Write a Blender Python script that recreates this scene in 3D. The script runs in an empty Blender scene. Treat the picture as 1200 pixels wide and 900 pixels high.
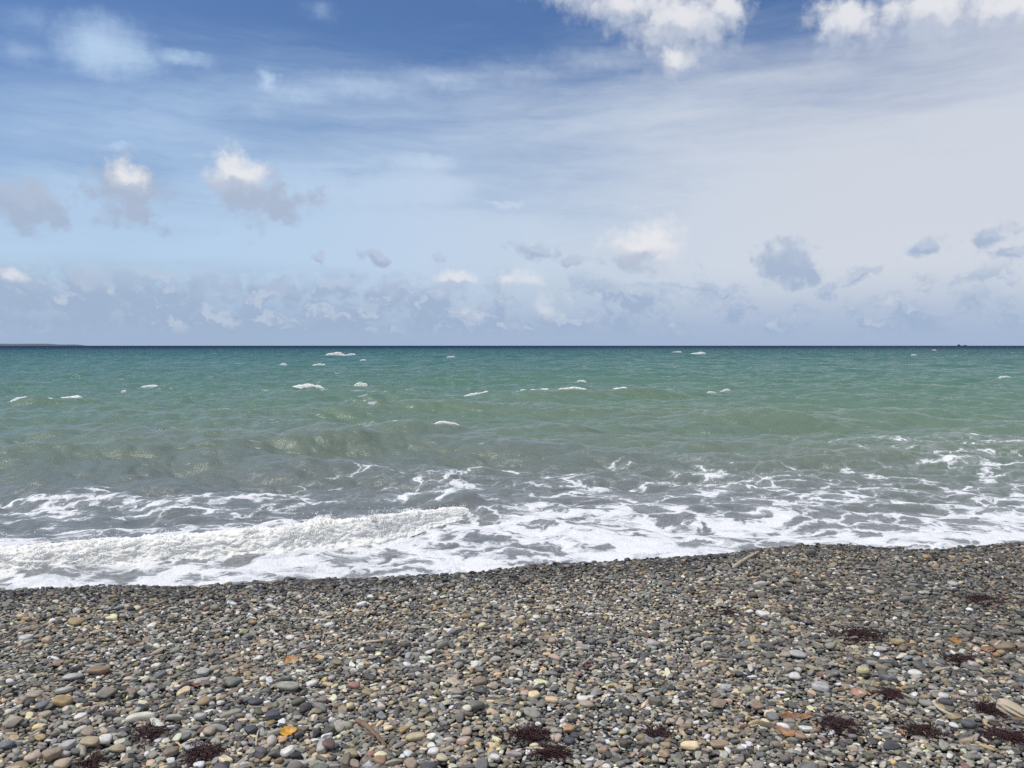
import bpy, bmesh, math, random, time
import numpy as np
from mathutils import Vector, Matrix, Euler

R = math.radians
rng = np.random.default_rng(7)
random.seed(7)
scene = bpy.context.scene
COL = scene.collection

# ------------------------------------------------------------------ camera
EYE = 1.62                      # eye above the beach crest (z = 0)
WATER = -0.34                   # mean water level
FOC, CX, CY, PITCH = 906.0, 600.0, 450.0, R(2.84)
cam_d = bpy.data.cameras.new("camera")
cam = bpy.data.objects.new("camera", cam_d)
COL.objects.link(cam)
cam.location = (0, 0, EYE)
cam.rotation_euler = (R(90) - PITCH, 0, 0)
cam_d.sensor_fit = 'HORIZONTAL'
cam_d.sensor_width = 36
cam_d.lens = 36 * FOC / 1200
cam_d.clip_start = 0.05
cam_d.clip_end = 60000
scene.camera = cam

# ------------------------------------------------------------------ light and exposure
SUN_EL, SUN_AZ = R(61), R(-102)          # azimuth measured from straight ahead (+Y) towards +X
SUN_STRENGTH = 3.4
SKY_STRENGTH = 0.1
sun_d = bpy.data.lights.new("sun", 'SUN')
sun_d.energy = SUN_STRENGTH
sun_d.angle = R(0.53)
sun_d.color = (1.0, 0.945, 0.86)
sun = bpy.data.objects.new("sun", sun_d)
COL.objects.link(sun)
sv = Vector((math.sin(SUN_AZ) * math.cos(SUN_EL), math.cos(SUN_AZ) * math.cos(SUN_EL), math.sin(SUN_EL)))
sun.rotation_euler = sv.to_track_quat('Z', 'Y').to_euler()
sun.location = (20, 20, 60)
scene.view_settings.view_transform = 'Standard'
scene.view_settings.look = 'None'
scene.view_settings.gamma = 1
scene.view_settings.use_curve_mapping = False
scene.view_settings.exposure = 0.0
scene.cycles.use_denoising = False
scene.cycles.sample_clamp_direct = 2.5
scene.cycles.sample_clamp_indirect = 4
scene.cycles.max_bounces = 6
scene.cycles.diffuse_bounces = 3
scene.cycles.glossy_bounces = 3


# ------------------------------------------------------------------ node helper
class NT:
    def __init__(self, tree):
        self.t = tree
        self.n = tree.nodes
        self.l = tree.links

    def new(self, typ, **kw):
        nd = self.n.new(typ)
        for k, v in kw.items():
            setattr(nd, k, v)
        return nd

    def put(self, sock, v):
        if v is None:
            return
        if isinstance(v, bpy.types.NodeSocket):
            self.l.new(v, sock)
        else:
            if isinstance(v, (tuple, list)) and sock.type == 'RGBA' and len(v) == 3:
                v = (*v, 1)
            sock.default_value = v

    def math(self, op, a, b=None, c=None, clamp=False):
        nd = self.new('ShaderNodeMath', operation=op, use_clamp=clamp)
        for i, v in enumerate((a, b, c)):
            if v is not None:
                self.put(nd.inputs[i], v)
        return nd.outputs[0]

    def vec(self, op, a, b=None, c=None, scale=None):
        nd = self.new('ShaderNodeVectorMath', operation=op)
        for i, v in enumerate((a, b, c)):
            if v is not None:
                self.put(nd.inputs[i], v)
        if scale is not None:
            self.put(nd.inputs['Scale'], scale)
        return nd.outputs['Value'] if op in ('LENGTH', 'DISTANCE', 'DOT_PRODUCT') else nd.outputs[0]

    def ss(self, x, lo, hi, a=0.0, b=1.0):
        nd = self.new('ShaderNodeMapRange', interpolation_type='SMOOTHSTEP')
        self.put(nd.inputs[0], x)
        for i, v in enumerate((lo, hi, a, b)):
            self.put(nd.inputs[1 + i], v)
        return nd.outputs[0]

    def lin(self, x, lo, hi, a=0.0, b=1.0):
        nd = self.new('ShaderNodeMapRange')
        self.put(nd.inputs[0], x)
        for i, v in enumerate((lo, hi, a, b)):
            self.put(nd.inputs[1 + i], v)
        return nd.outputs[0]

    def mix(self, f, a, b, blend='MIX'):
        nd = self.new('ShaderNodeMix', data_type='RGBA', blend_type=blend)
        self.put(nd.inputs[0], f)
        self.put(nd.inputs[6], a)
        self.put(nd.inputs[7], b)
        return nd.outputs[2]

    def noise(self, v, scale, detail=4, rough=0.55, dist=0.0, dim='3D', col=False, lac=2.0):
        nd = self.new('ShaderNodeTexNoise', noise_dimensions=dim)
        self.put(nd.inputs['Vector'], v)
        self.put(nd.inputs['Scale'], scale)
        nd.inputs['Detail'].default_value = detail
        nd.inputs['Roughness'].default_value = rough
        nd.inputs['Distortion'].default_value = dist
        nd.inputs['Lacunarity'].default_value = lac
        return nd.outputs[1] if col else nd.outputs[0]

    def ramp(self, x, stops, interp='LINEAR'):
        nd = self.new('ShaderNodeValToRGB')
        nd.color_ramp.interpolation = interp
        el = nd.color_ramp.elements
        while len(el) < len(stops):
            el.new(0.5)
        for e, (p, c) in zip(el, stops):
            e.position = p
            e.color = (*c, 1)
        self.put(nd.inputs[0], x)
        return nd.outputs[0]


def px_ray(px, py):
    """unit direction of the photograph's pixel (1200 x 900)"""
    sp, cp = math.sin(PITCH), math.cos(PITCH)
    a, b = px - CX, CY - py
    d = Vector((a, FOC * cp + b * sp, -FOC * sp + b * cp))
    return d.normalized()


def ground(px, py, z=0.0):
    d = px_ray(px, py)
    t = (z - EYE) / d.z
    return Vector((d.x * t, d.y * t, z))


def project(x, y, z):
    sp, cp = math.sin(PITCH), math.cos(PITCH)
    dz = z - EYE
    f = y * cp - dz * sp
    u = y * sp + dz * cp
    f = np.maximum(f, 0.05)
    return CX + FOC * x / f, CY - FOC * u / f


# ------------------------------------------------------------------ sky
def build_world():
    w = bpy.data.worlds.new("World")
    scene.world = w
    w.use_nodes = True
    N = NT(w.node_tree)
    N.n.clear()
    out = N.new('ShaderNodeOutputWorld')
    bg = N.new('ShaderNodeBackground')
    bg.inputs['Strength'].default_value = SKY_STRENGTH
    N.l.new(bg.outputs[0], out.inputs[0])
    sky = N.new('ShaderNodeTexSky', sky_type='NISHITA')
    sky.sun_disc = False
    sky.sun_elevation = SUN_EL
    sky.sun_rotation = SUN_AZ
    sky.altitude = 0
    sky.air_density = 1.0
    sky.dust_density = 0.6
    sky.ozone_density = 2.0
    tc = N.new('ShaderNodeTexCoord')
    d = tc.outputs['Generated']
    sx = N.new('ShaderNodeSeparateXYZ')
    N.l.new(d, sx.inputs[0])
    az = N.math('MULTIPLY', N.math('ARCTAN2', sx.outputs[0], sx.outputs[1]), FOC)
    el = N.math('MULTIPLY', N.math('ARCSINE', sx.outputs[2]), FOC)
    cx = N.new('ShaderNodeCombineXYZ')
    N.l.new(az, cx.inputs[0])
    N.l.new(el, cx.inputs[1])
    uv = cx.outputs[0]

    def to_uv(px, py):
        r = px_ray(px, py)
        return math.atan2(r.x, r.y) * FOC, math.asin(r.z) * FOC, (r.y / math.hypot(r.x, r.y))

    # domain warp for ragged, billowing outlines
    w1 = N.vec('SUBTRACT', N.noise(uv, 0.017, 3, 0.5, dim='2D', col=True), (0.5, 0.5, 0.5))
    w2 = N.vec('SUBTRACT', N.noise(uv, 0.07, 4, 0.6, dim='2D', col=True), (0.5, 0.5, 0.5))
    uvw = N.vec('ADD', N.vec('MULTIPLY_ADD', w1, (46, 30, 0), uv), N.vec('MULTIPLY', w2, (20, 15, 0)))
    fine = N.math('SUBTRACT', N.noise(uv, 0.040, 6, 0.54, dim='2D'), 0.5)
    vo = N.new('ShaderNodeTexVoronoi', feature='SMOOTH_F1', voronoi_dimensions='2D')
    vo.inputs['Scale'].default_value = 0.042
    vo.inputs['Detail'].default_value = 3
    vo.inputs['Roughness'].default_value = 0.55
    vo.inputs['Smoothness'].default_value = 0.35
    N.put(vo.inputs['Vector'], N.vec('MULTIPLY_ADD', w2, (14, 10, 0), uv))
    fine = N.math('ADD', N.math('MULTIPLY', fine, 0.75), N.math('MULTIPLY', N.math('SUBTRACT', 0.42, vo.outputs['Distance']), 0.45))

    def field(vecsock, blobs):
        cur = None
        for (px, py, hw, hh, k) in blobs:
            u, v, c = to_uv(px, py)
            a, b = hw * c * c * 1.28, hh * 1.28
            q = N.vec('MULTIPLY_ADD', vecsock, (1 / a, 1 / b, 0), (-u / a, -v / b, 0))
            f = N.math('MULTIPLY_ADD', N.vec('LENGTH', q), -k, k)      # k at centre, 0 at rim
            cur = f if cur is None else N.math('SMOOTH_MAX', cur, f, 0.12)
        return cur

    # (px, py, half width, half height, density)
    white = [(672, -14, 46, 38, 0.9), (728, 4, 58, 34, 1.15), (800, 22, 84, 42, 1.15), (788, 62, 46, 26, .9), (852, 10, 34, 34, 1.15),
             (990, 26, 50, 40, 1.0), (1085, 14, 100, 40, 1.15), (1178, 8, 75, 38, 1.1), (1060, -60, 120, 50, 1.2),
             (150, 208, 25, 20, .85), (272, 203, 46, 28, 1.15), (755, 289, 54, 38, 1.2), (775, 302, 34, 22, .9),
             (20, 326, 16, 13, .8), (126, 338, 9, 14, .7), (535, 329, 24, 12, .95), (608, 328, 30, 17, .8), (640, 358, 36, 22, .7),
             (555, 368, 26, 18, .6), (1042, 357, 22, 10, .6), (-200, 120, 120, 60, 1), (1420, 180, 120, 70, 1)]
    grey = [(150, 226, 54, 40, .9), (306, 234, 74, 36, .9), (26, 242, 88, 27, 1.0), (376, 304, 14, 11, .8), (438, 304, 22, 15, 1.0),
            (516, 301, 15, 10, .7), (622, 293, 32, 13, .9), (676, 305, 20, 10, .9), (828, 303, 14, 8, .5), (925, 312, 48, 28, 1.1),
            (1005, 325, 32, 10, .9), (1092, 288, 36, 14, .8), (1178, 274, 24, 16, .9), (1188, 300, 28, 13, .9),
            (102, 333, 24, 20, 1.0), (60, 350, 45, 18, .6), (190, 325, 38, 9, .7), (160, 342, 22, 16, .8), (250, 352, 60, 16, .6), (322, 345, 36, 22, .9),
            (388, 333, 30, 13, .9), (452, 347, 36, 22, .9), (520, 352, 30, 16, .7), (745, 350, 30, 13, .8), (796, 350, 14, 8, .6), (860, 358, 70, 10, .5),
            (1040, 352, 24, 13, .6), (1140, 350, 42, 13, .7), (745, 306, 44, 16, .8), (960, 366, 120, 12, .45), (-150, 300, 90, 40, 1), (1380, 320, 90, 30, .9),
            (20, 372, 160, 22, .5), (330, 376, 220, 18, .55), (700, 375, 150, 14, .4)]
    fw = N.math('MULTIPLY_ADD', fine, 0.75, field(uvw, white))
    # the same field a little nearer the sun: where it is thinner there, this spot is lit
    uvs = N.vec('ADD', uvw, (3, 11, 0))
    fw2 = N.math('MULTIPLY_ADD', fine, 0.75, field(uvs, white))
    fg = N.math('MULTIPLY_ADD', fine, 0.9, field(uvw, grey))
    fg2 = N.math('MULTIPLY_ADD', fine, 0.9, field(uvs, grey))
    litg = N.ss(N.math('SUBTRACT', fg, fg2), 0.12, 0.60)
    dw = N.ss(fw, 0.0, 0.78)
    band = N.math('MULTIPLY', N.ss(el, 2, 26), N.ss(el, 98, 54))
    lump = N.noise(N.vec('MULTIPLY', uvw, (1, 1.5, 0)), 0.017, 5, 0.6, dim='2D')
    fband = N.math('ADD', N.math('MULTIPLY', N.math('SUBTRACT', lump, 0.5), 2.6), N.math('MULTIPLY_ADD', fine, 0.4, N.math('ADD', N.lin(az, -450, 350, 0.42, -0.12), N.lin(el, 90, 20, 0.0, 0.30))))
    lump2 = N.noise(N.vec('MULTIPLY', N.vec('ADD', uvw, (2, 9, 0)), (1, 1.5, 0)), 0.017, 5, 0.6, dim='2D')
    rim = N.math('MULTIPLY', N.ss(N.math('SUBTRACT', lump, lump2), 0.03, 0.16), band)
    dg = N.math('MAXIMUM', N.ss(fg, 0.0, 0.5), N.math('MULTIPLY', N.ss(fband, 0.0, 0.45), N.math('MULTIPLY', band, 1.0)))
    lit = N.ss(N.math('SUBTRACT', fw, fw2), -0.28, 0.22)

    # thin high veil and its streaks
    uvc = N.vec('MULTIPLY_ADD', w1, (40, 9, 0), uv)
    rot = N.new('ShaderNodeMapping')
    rot.inputs['Rotation'].default_value = (0, 0, R(-7))
    rot.inputs['Scale'].default_value = (0.0030, 0.0155, 1)
    N.l.new(uvc, rot.inputs[0])
    streak = N.noise(rot.outputs[0], 1.0, 8, 0.6, 0.3, dim='2D')
    rot2 = N.new('ShaderNodeMapping')
    rot2.inputs['Rotation'].default_value = (0, 0, R(8))
    rot2.inputs['Scale'].default_value = (0.006, 0.05, 1)
    N.l.new(uvc, rot2.inputs[0])
    streak2 = N.noise(rot2.outputs[0], 1.0, 6, 0.65, 0.2, dim='2D')
    st = N.math('ADD', N.math('MULTIPLY', N.math('SUBTRACT', streak, 0.5), 1.5), N.math('MULTIPLY', N.math('SUBTRACT', streak2, 0.5), 0.85))
    # the veil lies low over the sea, higher to the right
    base = N.math('MULTIPLY_ADD', az, 0.00042, N.math('ADD', N.lin(el, 365, 285, -0.10, 0.50), N.lin(el, 285, 110, 0.0, 0.50)))
    veil = [(800, 140, 260, 55, .32), (560, 170, 240, 50, .22), (122, 54, 62, 30, 1.1), (150, 66, 40, 18, .8), (1010, 250, 330, 110, .62), (1200, 210, 260, 110, .55), (345, 109, 60, 13, .4), (430, 101, 75, 13, .42), (520, 93, 75, 13, .42), (610, 83, 85, 13, .4), (700, 72, 90, 14, .4), (800, 66, 90, 12, .35),
            (310, 130, 40, 18, .3), (200, 130, 200, 40, .25), (480, 222, 80, 20, .72), (430, 228, 40, 12, .6), (505, 192, 45, 16, .6), (330, 225, 120, 28, .5), (90, 235, 120, 30, .5),
            (600, 238, 22, 4, .6), (400, 280, 420, 50, .45), (208, 68, 38, 8, .6), (312, 96, 14, 14, .75), (372, 8, 28, 14, .55), (30, 22, 40, 14, .45), (30, 62, 30, 14, .4),
            (145, 172, 20, 5, .4)]
    fv = N.math('MAXIMUM', field(N.vec('MULTIPLY_ADD', w2, (22, 14, 0), uvc), veil), 0.0)
    dv = N.ss(N.math('ADD', N.math('ADD', base, N.math('MULTIPLY', fv, 0.95)), N.math('MULTIPLY', st, 0.52)), 0.0, 1.25)
    dv = N.math('MULTIPLY', dv, N.ss(el, -20, 10))

    k = 1 / SKY_STRENGTH
    c = lambda r, g, b: (r * k, g * k, b * k)
    hsv = N.new('ShaderNodeHueSaturation')
    hsv.inputs['Hue'].default_value = 0.509
    hsv.inputs['Saturation'].default_value = 1.22
    hsv.inputs['Value'].default_value = SKY_VAL
    N.l.new(sky.outputs[0], hsv.inputs['Color'])
    col = hsv.outputs[0]
    veilc = N.mix(N.ss(az, -420, 420), c(.48, .64, .845), c(.655, .695, .77))
    col = N.mix(N.math('MULTIPLY', dv, 0.93), col, veilc)
    # low band of distant air over the horizon
    low = N.ss(el, 95, 5)
    col = N.mix(N.math('MULTIPLY', low, 0.85), col, c(.335, .445, .635))
    greyc = N.mix(N.ss(el, 40, 170), c(.345, .448, .62), c(.405, .48, .62))
    greyc = N.mix(N.math('MULTIPLY', litg, 0.55), greyc, c(.58, .64, .755))
    col = N.mix(N.math('MULTIPLY', dg, N.lin(el, 10, 180, 0.85, 0.9)), col, greyc)
    col = N.mix(N.math('MULTIPLY', N.math('MULTIPLY', rim, dg), 0.5), col, c(.60, .67, .77))
    whitec = N.mix(lit, c(.50, .56, .68), c(.80, .81, .84))
    wa = N.math('MULTIPLY', dw, N.lin(el, 40, 120, 0.55, 0.94))
    col = N.mix(wa, col, whitec)
    N.l.new(col, bg.inputs['Color'])
    w.cycles.sampling_method = 'MANUAL'
    w.cycles.sample_map_resolution = 512


SKY_VAL = 1.04
build_world()


# ------------------------------------------------------------------ numpy noise
def _hash2(ix, iy, seed):
    h = (ix.astype(np.uint32) * np.uint32(374761393)) ^ (iy.astype(np.uint32) * np.uint32(668265263)) ^ np.uint32((seed * 2246822519) & 0xffffffff)
    h = (h ^ (h >> np.uint32(13))) * np.uint32(1274126177)
    h = h ^ (h >> np.uint32(16))
    return h


def pnoise(x, y, seed=0):
    x = np.asarray(x, dtype=np.float64)
    y = np.asarray(y, dtype=np.float64)
    xi = np.floor(x).astype(np.int64)
    yi = np.floor(y).astype(np.int64)
    fx, fy = x - xi, y - yi
    ux = fx * fx * fx * (fx * (fx * 6 - 15) + 10)
    uy = fy * fy * fy * (fy * (fy * 6 - 15) + 10)

    def g(ax, ay, dx, dy):
        a = _hash2(ax & 0xffffffff, ay & 0xffffffff, seed).astype(np.float64) * (2 * np.pi / 4294967296.0)
        return np.cos(a) * dx + np.sin(a) * dy
    n00 = g(xi, yi, fx, fy)
    n10 = g(xi + 1, yi, fx - 1, fy)
    n01 = g(xi, yi + 1, fx, fy - 1)
    n11 = g(xi + 1, yi + 1, fx - 1, fy - 1)
    a = n00 + ux * (n10 - n00)
    b = n01 + ux * (n11 - n01)
    return (a + uy * (b - a)) * 1.4


def fbm(x, y, octs=4, seed=0, gain=0.5):
    s, a, n = 0, 1.0, 0
    for o in range(octs):
        s = s + a * pnoise(x * 2 ** o, y * 2 ** o, seed + o * 17)
        n += a
        a *= gain
    return s / n


def smooth(x, a, b):
    t = np.clip((x - a) / (b - a), 0, 1)
    return t * t * (3 - 2 * t)


# ------------------------------------------------------------------ mesh helpers
def mesh_obj(name, verts, faces, mat=None, parent=None, smooth_shade=True, mesh_name=None):
    me = bpy.data.meshes.new(mesh_name or name)
    verts = np.asarray(verts, dtype=np.float32)
    faces = np.asarray(faces, dtype=np.int32)
    me.vertices.add(len(verts))
    me.vertices.foreach_set('co', verts.ravel())
    nf, w = faces.shape
    me.loops.add(nf * w)
    me.loops.foreach_set('vertex_index', faces.ravel())
    me.polygons.add(nf)
    me.polygons.foreach_set('loop_start', np.arange(nf, dtype=np.int32) * w)
    me.polygons.foreach_set('loop_total', np.full(nf, w, dtype=np.int32))
    me.update(calc_edges=True)
    if smooth_shade:
        me.polygons.foreach_set('use_smooth', np.ones(nf, dtype=bool))
    if mat:
        me.materials.append(mat)
    o = bpy.data.objects.new(name, me)
    COL.objects.link(o)
    if parent:
        o.parent = parent
    return o


def set_attr(o, name, arr, typ='FLOAT'):
    a = o.data.attributes.new(name, typ, 'POINT')
    key = {'FLOAT': 'value', 'INT': 'value', 'FLOAT_VECTOR': 'vector'}[typ]
    a.data.foreach_set(key, np.ascontiguousarray(arr, dtype=np.int32 if typ == 'INT' else np.float32).ravel())


def grid_faces(nr, nc):
    i = np.arange(nr - 1)[:, None] * nc + np.arange(nc - 1)[None, :]
    return np.stack([i, i + 1, i + nc + 1, i + nc], -1).reshape(-1, 4)


def tag(o, label, cat, group=None, kind=None):
    if label:
        o['label'] = label
    if cat:
        o['category'] = cat
    if group:
        o['group'] = group
    if kind:
        o['kind'] = kind
    return o


def material(name):
    m = bpy.data.materials.new(name)
    m.use_nodes = True
    N = NT(m.node_tree)
    b = N.n['Principled BSDF']
    return m, N, b


# ------------------------------------------------------------------ the beach edge, read from the photograph
EDGE_PX = [(-500, 706), (-250, 696), (0, 686), (100, 682), (230, 682), (300, 677), (400, 674), (480, 671), (550, 666), (600, 661), (650, 656), (700, 655),
           (750, 651), (800, 648), (860, 644), (900, 638), (950, 635), (1000, 634), (1050, 638), (1100, 640), (1150, 635), (1200, 631), (1400, 622), (1700, 612)]
_e = [ground(a, b, 0.03) for a, b in EDGE_PX]
EX = np.array([-80] + [p.x for p in _e] + [80.0])
EY = np.array([2.5] + [p.y for p in _e] + [16.0])


def crest_y(x):
    return np.interp(x, EX, EY)


def beach_z(x, y):
    d = y - crest_y(x)                         # beyond the crest the beach face drops to the water
    z = -0.42 * np.maximum(d, 0) ** 1.0 * smooth(d, -0.05, 0.35)
    z = z + 0.022 * fbm(x * 0.9, y * 0.9, 3, 3) * smooth(d, 0.4, -0.3)
    z = z + 0.02 * np.exp(-((d + 0.25) / 0.3) ** 2) - 0.02
    return np.maximum(z, -2.0)


# ------------------------------------------------------------------ materials of the beach
def stone_material(name, source):
    """source: 'INSTANCER' attributes for the loose mass, 'OBJECT' colour for the single pebbles"""
    m, N, b = material(name)
    tc = N.new('ShaderNodeTexCoord')
    oc = tc.outputs['Object']
    if source == 'INSTANCER':
        a = N.new('ShaderNodeAttribute', attribute_type='INSTANCER', attribute_name='col')
        col, w = a.outputs['Color'], N.new('ShaderNodeAttribute', attribute_type='INSTANCER', attribute_name='wet').outputs['Fac']
        seed = N.vec('SCALE', a.outputs['Vector'], scale=731.0)
    else:
        a = N.new('ShaderNodeObjectInfo')
        col, w = a.outputs['Color'], 0.0
        cv = N.new('ShaderNodeCombineXYZ')
        N.put(cv.inputs[0], N.math('MULTIPLY', a.outputs['Random'], 91.0))
        N.put(cv.inputs[1], N.math('MULTIPLY', a.outputs['Random'], 317.0))
        seed = cv.outputs[0]
    p = N.vec('ADD', oc, seed)
    big = N.noise(p, 1.3, 3, 0.6)
    fine = N.noise(p, 9.0, 3, 0.7)
    f = N.math('ADD', N.lin(big, 0.25, 0.75, 0.72, 1.28), N.lin(fine, 0.3, 0.7, -0.16, 0.16))
    c = N.vec('SCALE', col, scale=f)
    # mineral spots and, on some stones, a pale vein
    spot = N.ss(N.noise(p, 17, 2, 0.5), 0.62, 0.72)
    c = N.mix(N.math('MULTIPLY', spot, 0.35), c, N.vec('SCALE', c, scale=1.9))
    vein = N.ss(N.math('ABSOLUTE', N.math('SUBTRACT', N.noise(N.vec('MULTIPLY', p, (0.6, 1.4, 2.2)), 1.1, 2, 0.5, 0.4), 0.5)), 0.02, 0.006)
    sel = N.ss(N.noise(seed, 3.7, 0), 0.6, 0.66)
    c = N.mix(N.math('MULTIPLY', N.math('MULTIPLY', vein, sel), 0.6), c, (0.5, 0.48, 0.42))
    c = N.vec('SCALE', c, scale=N.math('MULTIPLY_ADD', w, -0.66, 1.0))
    N.put(b.inputs['Base Color'], c)
    N.put(b.inputs['Roughness'], N.math('MULTIPLY_ADD', w, -0.38, N.lin(fine, 0.3, 0.7, 0.52, 0.72)))
    b.inputs['Specular IOR Level'].default_value = 0.4
    bump = N.new('ShaderNodeBump')
    bump.inputs['Strength'].default_value = 0.25
    bump.inputs['Distance'].default_value = 0.05
    N.l.new(fine, bump.inputs['Height'])
    N.l.new(bump.outputs[0], b.inputs['Normal'])
    return m


M_STUFF = stone_material('loose_stone', 'INSTANCER')
M_STONE = stone_material('single_stone', 'OBJECT')


def beach_material():
    m, N, b = material('beach_ground')
    g = N.new('ShaderNodeNewGeometry')
    v = N.new('ShaderNodeTexVoronoi')
    v.inputs['Scale'].default_value = 26
    N.l.new(g.outputs['Position'], v.inputs['Vector'])
    sep = N.new('ShaderNodeSeparateColor')
    N.l.new(v.outputs['Color'], sep.inputs[0])
    c = N.ramp(sep.outputs[0], [(0, (.06, .06, .065)), (.3, (.12, .12, .12)), (.55, (.15, .14, .125)), (.75, (.16, .125, .09)), (.9, (.27, .22, .15)), (1, (.4, .38, .33))], 'CONSTANT')
    c = N.vec('SCALE', c, scale=N.ss(v.outputs['Distance'], 0.75, 0.3, 0.25, 1.0))
    N.put(b.inputs['Base Color'], c)
    b.inputs['Roughness'].default_value = 0.75
    bump = N.new('ShaderNodeBump')
    bump.inputs['Distance'].default_value = 0.02
    N.put(bump.inputs['Height'], N.math('MULTIPLY', v.outputs['Distance'], -1.0))
    N.l.new(bump.outputs[0], b.inputs['Normal'])
    return m


def build_beach():
    xs = np.unique(np.concatenate([np.linspace(-80, -9, 60), np.linspace(-9, 10, 260), np.linspace(10, 80, 60)]))
    ys = np.unique(np.concatenate([np.linspace(-30, 1, 25), np.linspace(1, 12, 170), np.linspace(12, 22, 20)]))
    X, Y = np.meshgrid(xs, ys)
    Z = beach_z(X, Y) - 0.02
    o = mesh_obj('pebble_beach', np.stack([X, Y, Z], -1).reshape(-1, 3), grid_faces(len(ys), len(xs)), beach_material())
    tag(o, None, None, kind='structure')


build_beach()


# ------------------------------------------------------------------ pebbles
PAL = {
    'dark grey': (.085, .085, .088), 'mid grey': (.215, .210, .200), 'greenish grey': (.195, .200, .165), 'blue grey': (.165, .178, .188),
    'brownish grey': (.235, .200, .162), 'tan': (.400, .325, .220), 'pale grey': (.42, .415, .38), 'ochre yellow': (.45, .345, .185),
    'cream white': (.70, .665, .58), 'rusty orange': (.38, .235, .135), 'maroon': (.175, .105, .095), 'peach': (.50, .37, .26)}
PNAMES = list(PAL)
PW = np.array([.15, .23, .14, .07, .155, .105, .09, .014, .034, .004, .010, .005])
PW = PW / PW.sum()

NSHAPE = 14


def base_shapes():
    out = []
    bm = bmesh.new()
    bmesh.ops.create_icosphere(bm, subdivisions=4, radius=1.0)
    v0 = np.array([v.co[:] for v in bm.verts])
    fc = np.array([[v.index for v in f.verts] for f in bm.faces])
    bm.free()
    for s in range(NSHAPE):
        r = np.random.default_rng(100 + s)
        v = v0.copy()
        e = r.uniform(1.9, 2.9) if s % 3 else r.uniform(2.6, 4.2)
        L = (np.abs(v) ** e).sum(1) ** (1 / e)
        v = v / L[:, None]
        if s % 4 == 1:                                 # angular chips: a few planed faces
            for k in range(5):
                n = r.normal(size=3)
                n[2] *= 0.6
                n /= np.linalg.norm(n)
                dd = r.uniform(0.55, 0.8)
                h = v @ n
                v = v - np.maximum(h - dd, 0)[:, None] * n * 0.88
        for k in range(7):                             # gentle lumps
            n = r.normal(size=3)
            n /= np.linalg.norm(n)
            h = v0 @ n
            v = v * (1 + r.uniform(-.13, .13) * np.exp(-((h - 1) / r.uniform(.35, .8)) ** 2))[:, None]
        v[:, 0] *= 1 + 0.22 * r.uniform(-1, 1) * v[:, 1]
        v[:, 1] *= 1 + 0.30 * r.uniform(-1, 1) * v[:, 0]
        v[:, 2] += 0.12 * r.uniform(-1, 1) * v[:, 0] ** 2
        v -= (v.max(0) + v.min(0)) / 2
        v /= np.abs(v).max(0)
        out.append((v, fc))
    return out


SHAPES = base_shapes()

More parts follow.
